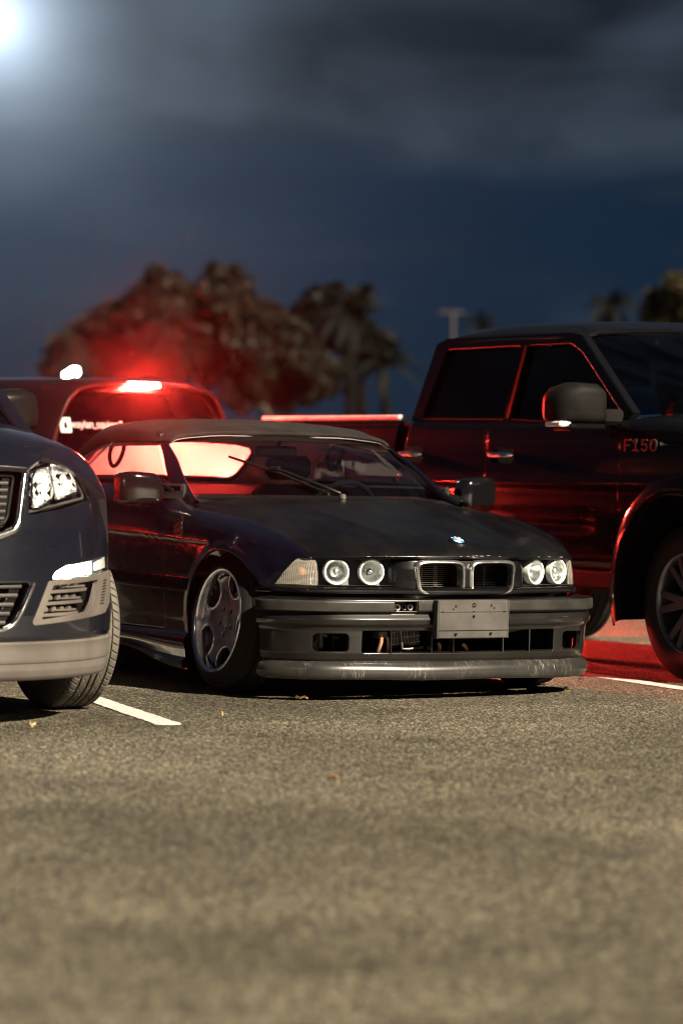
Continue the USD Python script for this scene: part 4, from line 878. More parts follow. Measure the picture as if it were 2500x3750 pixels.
vf = clip(VG, lambda V: np.minimum.reduce([V[:, 1] - hline(V) - .003, V[:, 0] + .42, varc(V), np.maximum(V[:, 2] - np.interp(V[:, 0], [.42, .5, .66, .80, .9], [.33, .86, .93, 1.03, 1.2]), .44 - V[:, 0])]))
for sd in (1, -1):
    part(VAN, 'front_fender', side(shell(vf, .02, .003), sd), M['vanblue'], 40)
    part(VAN, 'front_door', side(shell(clip(orient(grid(loft([-1.75, -1.0, -.425], [[(.80, 1.17), (.89, 1.08), (.935, .96), (.953, .8), (.955, .6), (.945, .33)], [(.82, 1.15), (.89, 1.06), (.935, .95), (.955, .8), (.955, .6), (.945, .33)], [(.775, 1.12), (.862, 1.045), (.912, .95), (.943, .8), (.946, .6), (.936, .33)]], 60, 40)), (-1, 0, .7)), lambda V: -.43 - V[:, 0]), .02, .003), sd), M['vanblue'], 40)
    part(VAN, 'rear_side', side(shell(clip(orient(grid(loft([-4.0, -3.2, -1.755], [[(.78, 1.2), (.86, 1.08), (.90, .9), (.91, .6), (.90, .33)], [(.80, 1.19), (.89, 1.08), (.94, .9), (.955, .6), (.945, .33)], [(.80, 1.17), (.89, 1.08), (.945, .9), (.955, .6), (.945, .33)]], 90, 40)), (-3, 0, .7)), lambda V: np.hypot(V[:, 0] + 3.06, V[:, 2] - .345) - .39), .02, .003), sd), M['vanblue'], 40)
    part(VAN, 'windscreen_pillar', side(tube([(-.28, .755, 1.10), (-.70, .70, 1.38), (-1.15, .62, 1.64), (-1.35, .60, 1.69)], .04, 8), sd), M['vanblue'])
    part(VAN, 'side_window', side(orient(grid(np.array([[(-.62, .80, 1.16), (-1.12, .66, 1.60)], [(-1.7, .81, 1.18), (-1.75, .66, 1.65)], [(-3.0, .80, 1.19), (-3.0, .65, 1.65)], [(-3.95, .77, 1.2), (-3.75, .63, 1.62)]])), (-2, 0, 1.2)), sd), M['tint'], True)
    P = []
    for y, hx, hz, zc, xc in ((.86, .05, .035, 1.175, -1.04), (.885, .085, .080, 1.212, -1.05), (.91, .098, .094, 1.222, -1.055), (1.02, .100, .096, 1.224, -1.07), (1.075, .085, .080, 1.220, -1.08), (1.095, .05, .055, 1.212, -1.085)):
        a = np.linspace(0, 2 * PI, 28, endpoint=False); e = .55
        P.append(np.stack([xc + hx * np.sign(np.cos(a)) * np.abs(np.cos(a)) ** e, np.full(28, y), zc + hz * np.sign(np.sin(a)) * np.abs(np.sin(a)) ** e], 1))
    v, f = grid(np.array(P), closed_v=True); n = len(v); v = np.vstack([v, np.mean(P[-1], 0), np.mean(P[0], 0)]); e = np.arange(28)
    f = np.vstack([f, np.stack([140 + e, 140 + (e + 1) % 28, np.full(28, n)], 1), np.stack([(e + 1) % 28, e, np.full(28, n + 1)], 1)])
    mp = part(VAN, 'wing_mirror', side(orient((v, f), (-1.06, .98, 1.22)), sd), M['vangrey' if False else 'black'], 50)
    part(mp, 'mirror_foot', side(rbox((-1.0, .845, 1.145), (.12, .09, .05), None, .015), sd), M['black'])
part(VAN, 'windscreen', orient(grid(np.array([[(-.22 - .08 * u * u, .74 * u, 1.215 - .08 * u * u), (-1.2 - .05 * u * u, .60 * u, 1.67)] for u in np.linspace(-1, 1, 20)])), (-1.5, 0, 1)), M['tint2'], True)
rg = loft([-4.1, -3.8, -2.5, -1.5, -1.15], [[(0, 1.62), (.4, 1.61), (.58, 1.58), (.66, 1.5)], [(0, 1.73), (.4, 1.72), (.58, 1.69), (.66, 1.61)], [(0, 1.77), (.4, 1.76), (.6, 1.72), (.68, 1.63)], [(0, 1.75), (.4, 1.74), (.58, 1.70), (.66, 1.63)], [(0, 1.68), (.4, 1.672), (.56, 1.65), (.64, 1.61)]], 40, 16)
part(VAN, 'roof', orient(grid(np.concatenate([rg[:, ::-1] * [1, -1, 1], rg], 1)), (-2.5, 0, 1)), M['vanblue'], 40)
part(VAN, 'tailgate', rbox((-4.05, 0, .95), (.12, 1.75, 1.25), None, .05), M['vanblue'])
part(VAN, 'underbody', MB().box((-1.8, 0, .30), (4.2, 1.5, .10)).box((.35, 0, .42), (.3, 1.1, .3)), M['dark'])
for sd in (-1, 1):
    a = np.linspace(.95, PI + .2, 30); part(VAN, 'wheel_well', np.stack([np.stack([.40 * np.cos(a), np.full(30, yy) * sd, .345 + .40 * np.sin(a)], 1) for yy in (.92, .56)], 0).reshape(-1, 3) if False else grid(np.stack([np.stack([.40 * np.cos(a), np.full(30, yy) * sd, .345 + .40 * np.sin(a)], 1) for yy in (.92, .56)], 0)), M['dark'])
# tyres with a real tread: ribs, grooves and slanted sipes
def tread_tyre(R=.345, W=.225, rim=.205, n=720):
    h = W / 2; sh = .026
    pr = [(rim - .006, h - .022), (rim + .006, h - .006)] + [(rim + .01 + (R - sh - rim - .01) * t, h - .004 + .010 * math.sin(PI * t * .9) - .012 * t * t) for t in np.linspace(.1, 1, 7)]
    pr += [(R - sh + sh * math.sin(a), h - .018 - sh * .8 * (1 - math.cos(a))) for a in np.linspace(.2, PI / 2, 7)]
    pr += [(R, y) for y in np.linspace(h - .018 - sh * .8, 0, 34)[1:]]
    half = np.array(pr); prof = np.vstack([half, half[::-1][1:] * [1, -1]])[::-1]
    a = np.linspace(0, 2 * PI, n, endpoint=False)
    A, Rr = np.meshgrid(a, prof[:, 0], indexing='ij'); Y = np.broadcast_to(prof[:, 1], A.shape); y = np.abs(Y)
    gr = np.zeros_like(A)
    for gy in (.012, .050): gr = np.maximum(gr, np.abs(y - gy) < .0042)
    ph = A / (2 * PI) * 66
    def slot(p, w): q = p - np.floor(p); return (q < w)
    sg1 = slot(ph + Y * 18, .16) & (y > .0535) & (y < h)                       # shoulder blocks
    sg2 = slot(ph * .5 - Y * 40 + .3, .055) & (y > .016) & (y < .050)            # slanted cuts between the grooves
    sg3 = slot(ph * .5 + np.sign(Y) * (y - .016) * 26, .05) & (y > .016) & (y < .047)
    sg4 = slot(ph + .5, .07) & (y < .008)
    dep = np.where(gr > 0, .008, 0); dep = np.maximum(dep, np.where(sg1 | sg2 | sg3 | sg4, .006, 0))
    dep = dep * (Rr > R - sh * .85)
    Rr = Rr - dep
    return grid(np.stack([np.cos(A) * Rr, Y, np.sin(A) * Rr], -1), closed_u=True)
M['vantyre'] = worn('dusty_tyre_rubber', (.048, .043, .035), (.078, .069, .055), rough=(.65, .85), scale=16)
st_alloy = style_multi(5, 'gunmetal', .02, .05)
for sd in (1, -1):
    for x, steer in ((0, 6), (-3.06, 0)):
        A = rot('z', math.radians(steer)) @ (np.eye(3) if sd > 0 else rot('z', PI)); c = (x, sd * .815, .345); put = lambda m, A=A, c=c: xf(m, A, c)
        w = part(VAN, 'front_wheel' if x == 0 else 'rear_wheel', put(tread_tyre() if x == 0 and sd > 0 else tyre_mesh(.345, .225, .205)), M['vantyre'], 28)
        st_alloy(w, put, .225, .205)

# ------------------------------------------------------------------ black pickup at the right (front axle near x = 0)
M['truck'] = paint('black_truck_paint', (.003, .003, .0035), rough=.10, dust=.002, metal=.0, spot=False, coat=.22, spec=.14)
M['trim'] = simple('black_trim', (.006, .006, .006), .5, specular_ior_level=.06)
TRK = thing('pickup_truck', 'tall black crew cab pickup with silver bed rail, parked on the right', 'pickup truck', pose(2.29, 15.79, 30, 0, .9))
TXs = [-4.45, -3.6, -2.7, -1.75, -.45, .3, .75, .98]
TSs = [[(.93, 1.365), (.965, 1.32), (.985, 1.16), (.995, .95), (.99, .75), (.97, .60), (.93, .52)]] * 3 + [[(.93, 1.365), (.970, 1.31), (.992, 1.16), (1.0, .95), (.993, .75), (.972, .60), (.93, .52)]] * 2 + \
      [[(.91, 1.335), (.965, 1.27), (.988, 1.13), (.995, .95), (.99, .75), (.97, .60), (.93, .52)], [(.84, 1.30), (.90, 1.24), (.935, 1.1), (.945, .93), (.945, .75), (.93, .6), (.89, .52)], [(.72, 1.26), (.77, 1.2), (.80, 1.07), (.81, .9), (.81, .75), (.80, .6), (.76, .52)]]
def tside():
    P = loft(TXs, TSs, 360, 90); x, z = P[..., 0], P[..., 2]
    P[..., 1] -= .012 * np.exp(-((z - .80) / .05) ** 2) * sstep(-.5, -.8, x)          # hollow along the doors
    P[..., 1] += .008 * np.exp(-((z - 1.02) / .03) ** 2)
    return orient(grid(P), (-1.7, 0, .9))
TS_ = tside(); TA = (.10, .47, .50); TA2 = (-3.55, .47, .50)
tarc = lambda V: np.minimum(np.hypot(V[:, 0] - TA[0], V[:, 2] - TA[1]) - TA[2], np.hypot(V[:, 0] - TA2[0], V[:, 2] - TA2[1]) - TA2[2])
hand = lambda V, x0: sdf_rr(V[:, 0], V[:, 2], x0, 1.163, .115, .045, .035)
fdoor = lambda V: np.minimum.reduce([-.438 - .05 * np.maximum(0, .8 - V[:, 2]) - V[:, 0], V[:, 0] + 1.745, V[:, 2] - .55, hand(V, -1.575)])
rdoor = lambda V: np.minimum.reduce([-1.755 - V[:, 0], V[:, 0] + 2.62 + .10 * sstep(1.37, .9, V[:, 2]) + 1.2 * np.maximum(0, .60 - V[:, 2]) * 0, V[:, 2] - .55, hand(V, -2.555)])
bed = lambda V: np.minimum.reduce([-2.765 - V[:, 0], tarc(V)])
tfend = lambda V: np.minimum.reduce([V[:, 0] + .430 + .05 * np.maximum(0, .8 - V[:, 2]), tarc(V)])
for s in (-1, 1):
    pf = part(TRK, 'front_fender', side(shell(clip(TS_, tfend), .025, .004), s), M['truck'], 40)
    pd = part(TRK, 'front_door', side(shell(clip(TS_, fdoor), .025, .005), s), M['truck'], 40)
    pr_ = part(TRK, 'rear_door', side(shell(clip(TS_, rdoor), .025, .005), s), M['truck'], 40)
    pb = part(TRK, 'bed_side', side(shell(clip(TS_, bed), .025, .005), s), M['truck'], 40)
    part(TRK, 'rocker_panel', side(MB().box((-1.60, .935, .50), (2.25, .07, .11), None, .02), s), M['trim'])
    part(TRK, 'inner_side', side(MB().box((-1.6, .935, .95), (2.3, .02, .80)).box((-3.6, .92, 1.05), (1.7, .02, .55)), s), M['dark'])
    part(pb, 'bed_rail', side(MB().box((-3.60, .925, 1.385), (1.70, .085, .032), None, .010), s), worn('scuffed_rail', (.42, .41, .40), (.62, .60, .58), rough=(.3, .5), scale=14, metal=.2) if s < 0 else L('scuffed_rail'))
    for dpn, x0 in ((pd, -1.575), (pr_, -2.555)):
        part(dpn, 'handle_recess', side(MB().box((x0, .965, 1.163), (.235, .012, .095)), s), M['blackgloss'])
        hm = MB().add(*tube(resample([(x0 - .098, .985, 1.168), (x0 - .085, 1.016, 1.168), (x0, 1.026, 1.168), (x0 + .085, 1.018, 1.168), (x0 + .098, .990, 1.168)], 24), .017, 10))
        part(dpn, 'handle', side(hm, s), M['chrome'], 60)
    # arch flare
    a = np.linspace(-.32, PI + .35, 90); yb = np.interp(TA[0] + .55 * np.cos(a), [-.5, .3, .75], [1.0, .996, .95])
    rows = []
    for r, o in ((.605, -.012), (.600, .004), (.590, .014), (.54, .026), (.512, .028), (.502, .022), (.498, .0), (.498, -.12)):
        rows.append(np.stack([TA[0] + r * np.cos(a) * np.where(np.cos(a) < 0, .97, 1), yb + o, TA[1] + r * np.sin(a)], 1))
    part(pf, 'wheel_arch_flare', side(orient(grid(np.array(rows)), (0, 0, .6)), s), M['truck'], 40)
    rows2 = [np.stack([TA2[0] + r * np.cos(a), 1.0 + o + 0 * a, TA2[1] + r * np.sin(a)], 1) for r, o in ((.60, -.01), (.59, .014), (.512, .028), (.498, 0), (.498, -.12))]
    part(pb, 'wheel_arch_flare', side(orient(grid(np.array(rows2)), (-3.5, 0, .6)), s), M['truck'], 40)
    part(TRK, 'wheel_well', side(grid(np.stack([np.stack([TA[0] + .495 * np.cos(a), np.full(90, yy), TA[1] + .495 * np.sin(a)], 1) for yy in (.95, .55)], 0)), s), M['dark'])
    # lettering on the fender
    t = meshkit.text_mesh('F150', .062, .006, True); v, f = np.array(t.vertices), np.array(t.faces); w = v[:, 0].max() - v[:, 0].min(); v[:, 0] = (v[:, 0] - v[:, 0].min()) / w * .30
    if s < 0: v = np.stack([-.385 + v[:, 0], -(.986 + v[:, 2]), 1.195 + v[:, 1]], 1)
    else: v = np.stack([-.085 - v[:, 0], .986 + v[:, 2], 1.195 + v[:, 1]], 1)
    part(pf, 'badge', (v, f), M['badge'], False)
    # greenhouse: sill, frame, glass
    win_r = np.array([(-2.54, 1.375), (-1.64, 1.37), (-1.665, 1.79), (-2.46, 1.785)]); win_f = np.array([(-1.585, 1.37), (-.52, 1.33), (-.50, 1.40), (-1.03, 1.74), (-1.16, 1.79), (-1.60, 1.79)])
    yw = lambda z: .935 - (z - 1.365) * .30
    outer = sg.Polygon([(-2.66, 1.362), (-.42, 1.362), (-.40, 1.40), (-1.08, 1.835), (-1.2, 1.85), (-2.50, 1.85), (-2.60, 1.82)])
    holes = [sg.Polygon(w_).buffer(-.02).buffer(.02) for w_ in (win_r, win_f)]
    frame = outer.difference(ops.unary_union(holes))
    v, f = ext(frame, .05, .004)
    v = np.stack([v[:, 0], yw(v[:, 1]) - .05 + v[:, 2], v[:, 1]], 1)
    pc_ = part(TRK, 'cab_frame', side((v, f[:, ::-1]), s), M['truck'], 30)
    for nm, hpoly in (('rear_side_window', holes[0]), ('front_side_window', holes[1])):
        v, f = ext(hpoly.buffer(.008), .006); v = np.stack([v[:, 0], yw(v[:, 1]) - .03 + v[:, 2], v[:, 1]], 1)
        gpn = part(TRK, nm, side((v, f[:, ::-1]), s), M['tint'], False)
        e = np.array(hpoly.exterior.coords)[:-1]
        part(gpn, 'window_seal', side(tube(resample(np.stack([e[:, 0], yw(e[:, 1]) + .001, e[:, 1]], 1), 90, True, False), .004, 6, closed=True), s), M['trim'])
    part(TRK, 'division_bar', side(MB().box((-1.613, yw(1.58) + .001, 1.58), (.035, .008, .43), rot('x', .29), .002), s), M['trim'])
    # big mirror on its arm
    P = []
    for y, hx, z0, z1, xc in ((1.035, .06, 1.37, 1.46, -.56), (1.05, .095, 1.345, 1.525, -.56), (1.09, .115, 1.335, 1.552, -.565), (1.20, .125, 1.335, 1.558, -.58), (1.27, .115, 1.335, 1.535, -.595), (1.305, .09, 1.345, 1.50, -.605), (1.318, .05, 1.365, 1.46, -.61)):
        aa = np.linspace(0, 2 * PI, 28, endpoint=False); e = .5
        P.append(np.stack([xc + hx * np.sign(np.cos(aa)) * np.abs(np.cos(aa)) ** e, np.full(28, y), (z0 + z1) / 2 + (z1 - z0) / 2 * np.sign(np.sin(aa)) * np.abs(np.sin(aa)) ** e], 1))
    v, f = grid(np.array(P), closed_v=True); n = len(v); v = np.vstack([v, np.mean(P[-1], 0), np.mean(P[0], 0)]); e = np.arange(28)
    f = np.vstack([f, np.stack([168 + e, 168 + (e + 1) % 28, np.full(28, n)], 1), np.stack([(e + 1) % 28, e, np.full(28, n + 1)], 1)])
    mp = part(TRK, 'wing_mirror', side(orient((v, f), (-.57, 1.17, 1.44)), s), worn('mirror_plastic', (.0055, .0052, .0048), (.009, .0085, .0075), rough=(.5, .65), scale=8, specular_ior_level=.05) if s < 0 else L('mirror_plastic'), 50)
    part(mp, 'mirror_arm', side(MB().box((-.53, .985, 1.375), (.10, .15, .085), None, .02), s), L('mirror_plastic'))
    part(mp, 'marker_lamp', side(MB().box((-.575, 1.285, 1.335), (.15, .075, .030), None, .008), s), M['white'])
    part(mp, 'lower_shell', side(MB().box((-.56, 1.16, 1.318), (.18, .24, .04), None, .015), s), M['blackgloss'])
# roof, windscreen, hood, front
rg = loft([-2.62, -2.45, -2.0, -1.4, -1.12], [[(0, 1.88), (.4, 1.875), (.62, 1.86), (.74, 1.82), (.785, 1.80)], [(0, 1.925), (.4, 1.918), (.62, 1.90), (.74, 1.86), (.795, 1.82)], [(0, 1.945), (.4, 1.938), (.62, 1.917), (.74, 1.875), (.80, 1.83)], [(0, 1.935), (.4, 1.928), (.62, 1.91), (.74, 1.868), (.80, 1.83)], [(0, 1.885), (.4, 1.88), (.62, 1.868), (.74, 1.842), (.79, 1.82)]], 60, 30)
part(TRK, 'roof', shell(orient(grid(np.concatenate([rg[:, ::-1][:, :-1] * [1, -1, 1], rg], 1)), (-2, 0, 1)), .03, .004), M['truck'], 40)
def tws(u, v): 
    b = np.array([-.36 - .14 * u * u, .86 * u, 1.415 - .03 * u * u]); t = np.array([-1.08 - .06 * u * u, .73 * u, 1.868 - .03 * u * u]); return b + (t - b) * v + [.02 * math.sin(PI * v), 0, .012 * math.sin(PI * v)]
part(TRK, 'windscreen', orient(grid(np.array([[tws(u, v) for v in np.linspace(0, 1, 12)] for u in np.linspace(-1, 1, 30)])), (-1.5, 0, 1)), M['tint2'], True)
part(TRK, 'screen_seal', MB().tube([tws(u, 1.0) + [.006, 0, .004] for u in np.linspace(-1, 1, 30)], .009, 6).tube([tws(-1, v) for v in np.linspace(0, 1, 12)], .008, 6).tube([tws(1, v) for v in np.linspace(0, 1, 12)], .008, 6), M['blackgloss'])
hg = loft([-.42, 0, .5, .85, 1.0], [[(0, 1.40), (.4, 1.395), (.75, 1.385), (.905, 1.36)], [(0, 1.415), (.4, 1.405), (.75, 1.38), (.91, 1.345)], [(0, 1.39), (.4, 1.38), (.72, 1.355), (.87, 1.318)], [(0, 1.34), (.4, 1.33), (.66, 1.31), (.80, 1.285)], [(0, 1.27), (.4, 1.265), (.6, 1.255), (.70, 1.245)]], 50, 24)
part(TRK, 'hood', shell(orient(grid(np.concatenate([hg[:, ::-1][:, :-1] * [1, -1, 1], hg], 1)), (0, 0, .8)), .02, .004), M['truck'], 40)
fpl = np.array([(.72, -.93), (.95, -.80), (1.02, -.5), (1.04, 0)]); fpl = np.vstack([fpl, fpl[:-1][::-1] * [1, -1]])
part(TRK, 'front_grille', orient(grid(plan_sweep(fpl * [.98, .96], [(-.03, 1.25), (0, 1.22), (0, .80)], 60)), (0, 0, 1)), M['blackgloss'], 40)
part(TRK, 'front_bumper', orient(grid(plan_sweep(fpl, [(-.05, .80), (0, .78), (.02, .66), (0, .50), (-.06, .46)], 60)), (0, 0, .6)), M['trim'], 40)
for s in (-1, 1): part(TRK, 'headlight', rbox((.93, s * .74, 1.06), (.12, .26, .22), rot('z', -s * .5), .03), M['reflector'])
part(TRK, 'cab_back', MB().box((-2.64, 0, 1.03), (.05, 1.82, .66), None, .02).box((-2.60, 0, 1.72), (.05, 1.5, .26), None, .02), M['truck'])
part(TRK, 'cab_floor', MB().box((-1.4, 0, .60), (2.4, 1.75, .06)), M['dark'])
part(TRK, 'dashboard', MB().box((-.62, 0, 1.25), (.45, 1.7, .2), None, .05), M['dash'])
for y in (-.42, .42): part(TRK, 'front_seat', MB().box((-1.55, y, 1.15), (.16, .5, .70), rot('y', -.15), .05).box((-1.60, y, 1.60), (.1, .26, .18), None, .04), M['seat'])
part(TRK, 'bed_floor', MB().box((-3.6, 0, .85), (1.7, 1.7, .05)).box((-4.42, 0, 1.10), (.06, 1.84, .52), None, .015), M['trim'])
part(TRK, 'frame', MB().box((-1.8, -.45, .50), (5.0, .10, .16)).box((-1.8, .45, .50), (5.0, .10, .16)).box((.1, 0, .55), (.5, 1.0, .3)), M['dark'])
part(TRK, 'roof_antenna', MB().add(*orient(grid(np.array([[(-.98 - .1 + .02, .10 + o, 1.90), (-1.10, .10 + o * .4, 1.95), (-1.14, .10 + o * .2, 1.975)] for o in (-.025, .025)])), (-1, .1, 1.8))).box((-1.12, .10, 1.92), (.12, .04, .07), rot('y', -.5), .012), M['blackgloss'])
for s in (-1, 1): part(TRK, 'tail_light', rbox((-4.40, s * .93, 1.12), (.10, .12, .40), None, .02), M['redlens'])
st_truck = style_multi(6, 'gunmetal', .02, .045); st_dark = style_multi(6, 'black', .02, .045)
for s in (-1, 1):
    for x in (.10, -3.55): wheel(TRK, 'front_wheel' if x > 0 else 'rear_wheel', (x, s * .80, .405), s, .405, .275, .262, st_truck if x > 0 else st_dark)

# ------------------------------------------------------------------ car behind with its brake lamp lit: rear face at x = 0, x towards the camera
M['suv'] = paint('dark_red_black_paint', (.007, .0025, .003), rough=.3, dust=.004, metal=.0, spot=False, coat=.25, spec=.2)
SUV = thing('hatchback', 'dark hatchback seen from behind with a glowing red brake lamp under its roof edge', 'car', pose(-1.19, 19.6, 48, 0, .95))
SX = [-3.4, -2.2, -1.2, -.35, -.08, .02]
def ssec(k, top_): return [(0, top_), (.40 * k, top_ - .008), (.56 * k, top_ - .035), (.64 * k, top_ - .09), (.70 * k, 1.36), (.76 * k, 1.24), (.82 * k, 1.08), (.86 * k, .98), (.88 * k, .80), (.87 * k, .55), (.84 * k, .32)]
SS = [ssec(1.05, 1.44), ssec(1.08, 1.56), ssec(1.08, 1.575), ssec(1.06, 1.57), ssec(1.045, 1.558), ssec(1.01, 1.535)]
SG = orient(grid(loft(SX, SS, 150, 130)), (-1.5, 0, .9))
swin = lambda V: np.minimum.reduce([V[:, 2] - 1.05, 1.475 - V[:, 2], V[:, 1] - .4, -.36 - .30 * (V[:, 2] - 1.05) - V[:, 0], V[:, 0] + 2.6])
for s in (-1, 1):
    part(SUV, 'body_side', side(shell(clip(SG, lambda V: np.minimum.reduce([-swin(V), np.hypot(V[:, 0] + .72, V[:, 2] - .33) - .36, np.hypot(V[:, 0] + 3.3, V[:, 2] - .33) - .36])), .02, .004), s), M['suv'], 40)
    part(SUV, 'side_window', side(xf(clip(SG, lambda V: swin(V) + .01), t=(0, -.012, 0)), s), M['tint2'], True)
    part(SUV, 'window_post', side(MB().box((-1.05, .715, 1.26), (.07, .02, .42), rot('x', .33)), s), M['suv'])
def srear(y, z):
    hw = np.interp(z, [.32, .55, .98, 1.08, 1.24, 1.36, 1.45, 1.50, 1.535], [.84, .875, .865, .83, .77, .712, .648, .565, .41])
    u = y / hw; return np.array([.06 - .07 * u * u + np.interp(z, [.32, .6, .98, 1.04, 1.5], [.02, .06, .05, .02, -.05]), y, z]), hw
zr = np.linspace(.33, 1.53, 70); R_ = []
for z in zr:
    hw = srear(0, z)[1]; R_.append([srear(u * hw, z)[0] for u in np.linspace(-1, 1, 60)])
RG = orient(grid(np.array(R_)), (-1, 0, .9)); gwin = lambda V: -np.minimum.reduce([np.interp(V[:, 2], [.98, 1.08, 1.24, 1.36, 1.45, 1.50], [.865, .83, .77, .712, .648, .565]) - .055 - np.abs(V[:, 1]), V[:, 2] - 1.06, 1.478 - V[:, 2]])
tg = part(SUV, 'tailgate', shell(clip(RG, lambda V: gwin(V)), .02, .004), M['suv'], 40)
part(SUV, 'rear_window', xf(clip(RG, lambda V: .006 - gwin(V)), t=(-.004, 0, 0)), M['tint2'], True)
part(SUV, 'spoiler', MB().add(*orient(grid(np.array([[(x, u * .56, z - .03 * u * u) for x, z in ((-.25, 1.572), (-.05, 1.568), (.045 - .05 * u * u, 1.552), (.052 - .05 * u * u, 1.542), (.04 - .05 * u * u, 1.530), (-.05, 1.52))] for u in np.linspace(-1, 1, 24)])), (-.1, 0, 1.54))), M['suv'], 40)
def tail(s):
    hs = part(SUV, 'tail_lamp', MB().box((.035, s * .70, .96), (.09, .24, .17), None, .01), M['blackgloss'])
    part(hs, 'lit_lens', MB().box((.086, s * .70, .96), (.010, .20, .12), None, .004), M['tail' if s > 0 else 'taildim'])
part(SUV, 'brake_lamp', rbox((.040, -.03, 1.522), (.016, .26, .020), None, .004), M['brake'])
for s in (-1, 1): tail(s)
part(SUV, 'rear_bumper', MB().add(*orient(grid(plan_sweep(np.array([(-.2, -.91), (.06, -.84), (.15, -.5), (.17, 0), (.15, .5), (.06, .84), (-.2, .91)]), [(-.04, .62), (0, .60), (0, .40), (-.05, .33)], 60)), (-.3, 0, .5))), M['suv'], 40)
t = meshkit.text_mesh('waylan_squires7', .042, .002, False); v, f = np.array(t.vertices), np.array(t.faces); w = v[:, 0].max()
def on_glass(v2, y0, z0, d=.004):
    return np.array([srear(y0 + a, z0 + b)[0] + [d + c, 0, 0] for a, b, c in v2])
part(SUV, 'window_sticker', (on_glass(v * [.40 / w, 1, 1], -.627, 1.250), f), M['sticker'], False, label='white lettering sticker')
icon = sg.Point(0, 0).buffer(.001); icon = sg.box(-.034, -.040, .034, .040).buffer(.006).difference(affinity.translate(sg.Polygon([(-.018, -.020), (-.012, -.008), (-.012, .010), (-.006, .020), (.006, .020), (.012, .010), (.012, -.008), (.018, -.020)]), 0, 0))
v, f = ext(icon, .002); part(SUV, 'window_sticker', (on_glass(v, -.665, 1.265), f), M['sticker'], False, label='square white sticker with a dark figure')
v, f = ext(sg.box(0, -.008, .13, .008), .002); part(SUV, 'window_sticker', (on_glass(v, -.385, 1.222), f), M['sticker'], False, label='thin white bar sticker')
for x in (-.72, -3.3):
    for s in (-1, 1): wheel(SUV, 'rear_wheel' if x > -1 else 'front_wheel', (x, s * .78, .33), s, .33, .22, .21, style_multi(5, 'gunmetal'))
part(SUV, 'windscreen', orient(grid(np.array([[(-3.9, u * .75, .98), (-3.0, u * .6, 1.47)] for u in np.linspace(-1, 1, 8)])), (-2, 0, 1)), M['tint2'], True)
part(SUV, 'bonnet', MB().box((-4.1, 0, .78), (1.1, 1.6, .35), None, .12), M['suv'])
part(SUV, 'cabin_floor', MB().box((-1.8, 0, .5), (3.4, 1.5, .1)), M['dark'])
for y in (-.38, .38): part(SUV, 'seat', MB().box((-1.0, y, 1.0), (.14, .5, .6), None, .05).box((-1.0, y, 1.35), (.1, .25, .16), None, .04), M['seat'])

# ------------------------------------------------------------------ trees, posts and lights far behind
CAMP = np.array([0, 0, CAM_H])
def at(px, py, Y):
    v = fw + cr * (px - 1250) / 12000. - cu * (py - 1875) / 12000.; return CAMP + v * (Y / v[1])
def leaves(name, c1, c2):
    usdkit.material(stage, L(name), {'g': ('geometry', {}), 'r': ('rgb_ramp', {'ramp': [(0, c1), (1, c2)]}), 'd': ('principled_bsdf', {'roughness': .6, 'specular_ior_level': .2}), 't': ('translucent_bsdf', {}), 'm': ('mix_closure', {'fac': .25})},
                    [('g.random_per_island', 'r.fac'), ('r.color', 'd.base_color'), ('r.color', 't.color'), ('d.BSDF', 'm.closure1'), ('t.BSDF', 'm.closure2')], surface='m.closure'); return L(name)
M['oak'] = leaves('oak_leaves', (.0095, .0078, .0042), (.020, .016, .0085)); M['palm'] = leaves('palm_leaves', (.0025, .003, .002), (.007, .0075, .004)); M['yellowleaf'] = leaves('pale_leaves', (.03, .025, .009), (.065, .05, .018))
M['bark'] = worn('bark', (.014, .011, .009), (.026, .021, .016), rough=(.8, .95), scale=6, bump=.5, bscale=40)
def leaf_cloud(blobs, n, size, seed):
    r = np.random.default_rng(seed); V, F = [], []
    w = np.array([b[3] ** 2 for b in blobs]); w /= w.sum(); k = r.choice(len(blobs), n, p=w); B = np.array([b[:3] for b in blobs])[k]; Rr = np.array([b[3] for b in blobs])[k]
    d = r.normal(size=(n, 3)); d /= np.linalg.norm(d, axis=1, keepdims=True); rad = Rr * (1 - .45 * r.random(n) ** 1.6)
    rad *= .55 + .85 * meshkit.noise(B * .7 + d * 2.3, seed)
    p = B + d * rad[:, None] * [1, 1, .85]
    a = r.normal(size=(n, 3)); a /= np.linalg.norm(a, axis=1, keepdims=True); b = np.cross(a, r.normal(size=(n, 3))); b /= np.linalg.norm(b, axis=1, keepdims=True)
    s = size * (.6 + .8 * r.random(n))[:, None]
    v = np.stack([p - a * s, p + b * s * .45, p + a * s, p - b * s * .45], 1).reshape(-1, 3); i = np.arange(n)[:, None] * 4
    return v, np.vstack([i + [0, 1, 2], i + [0, 2, 3]])
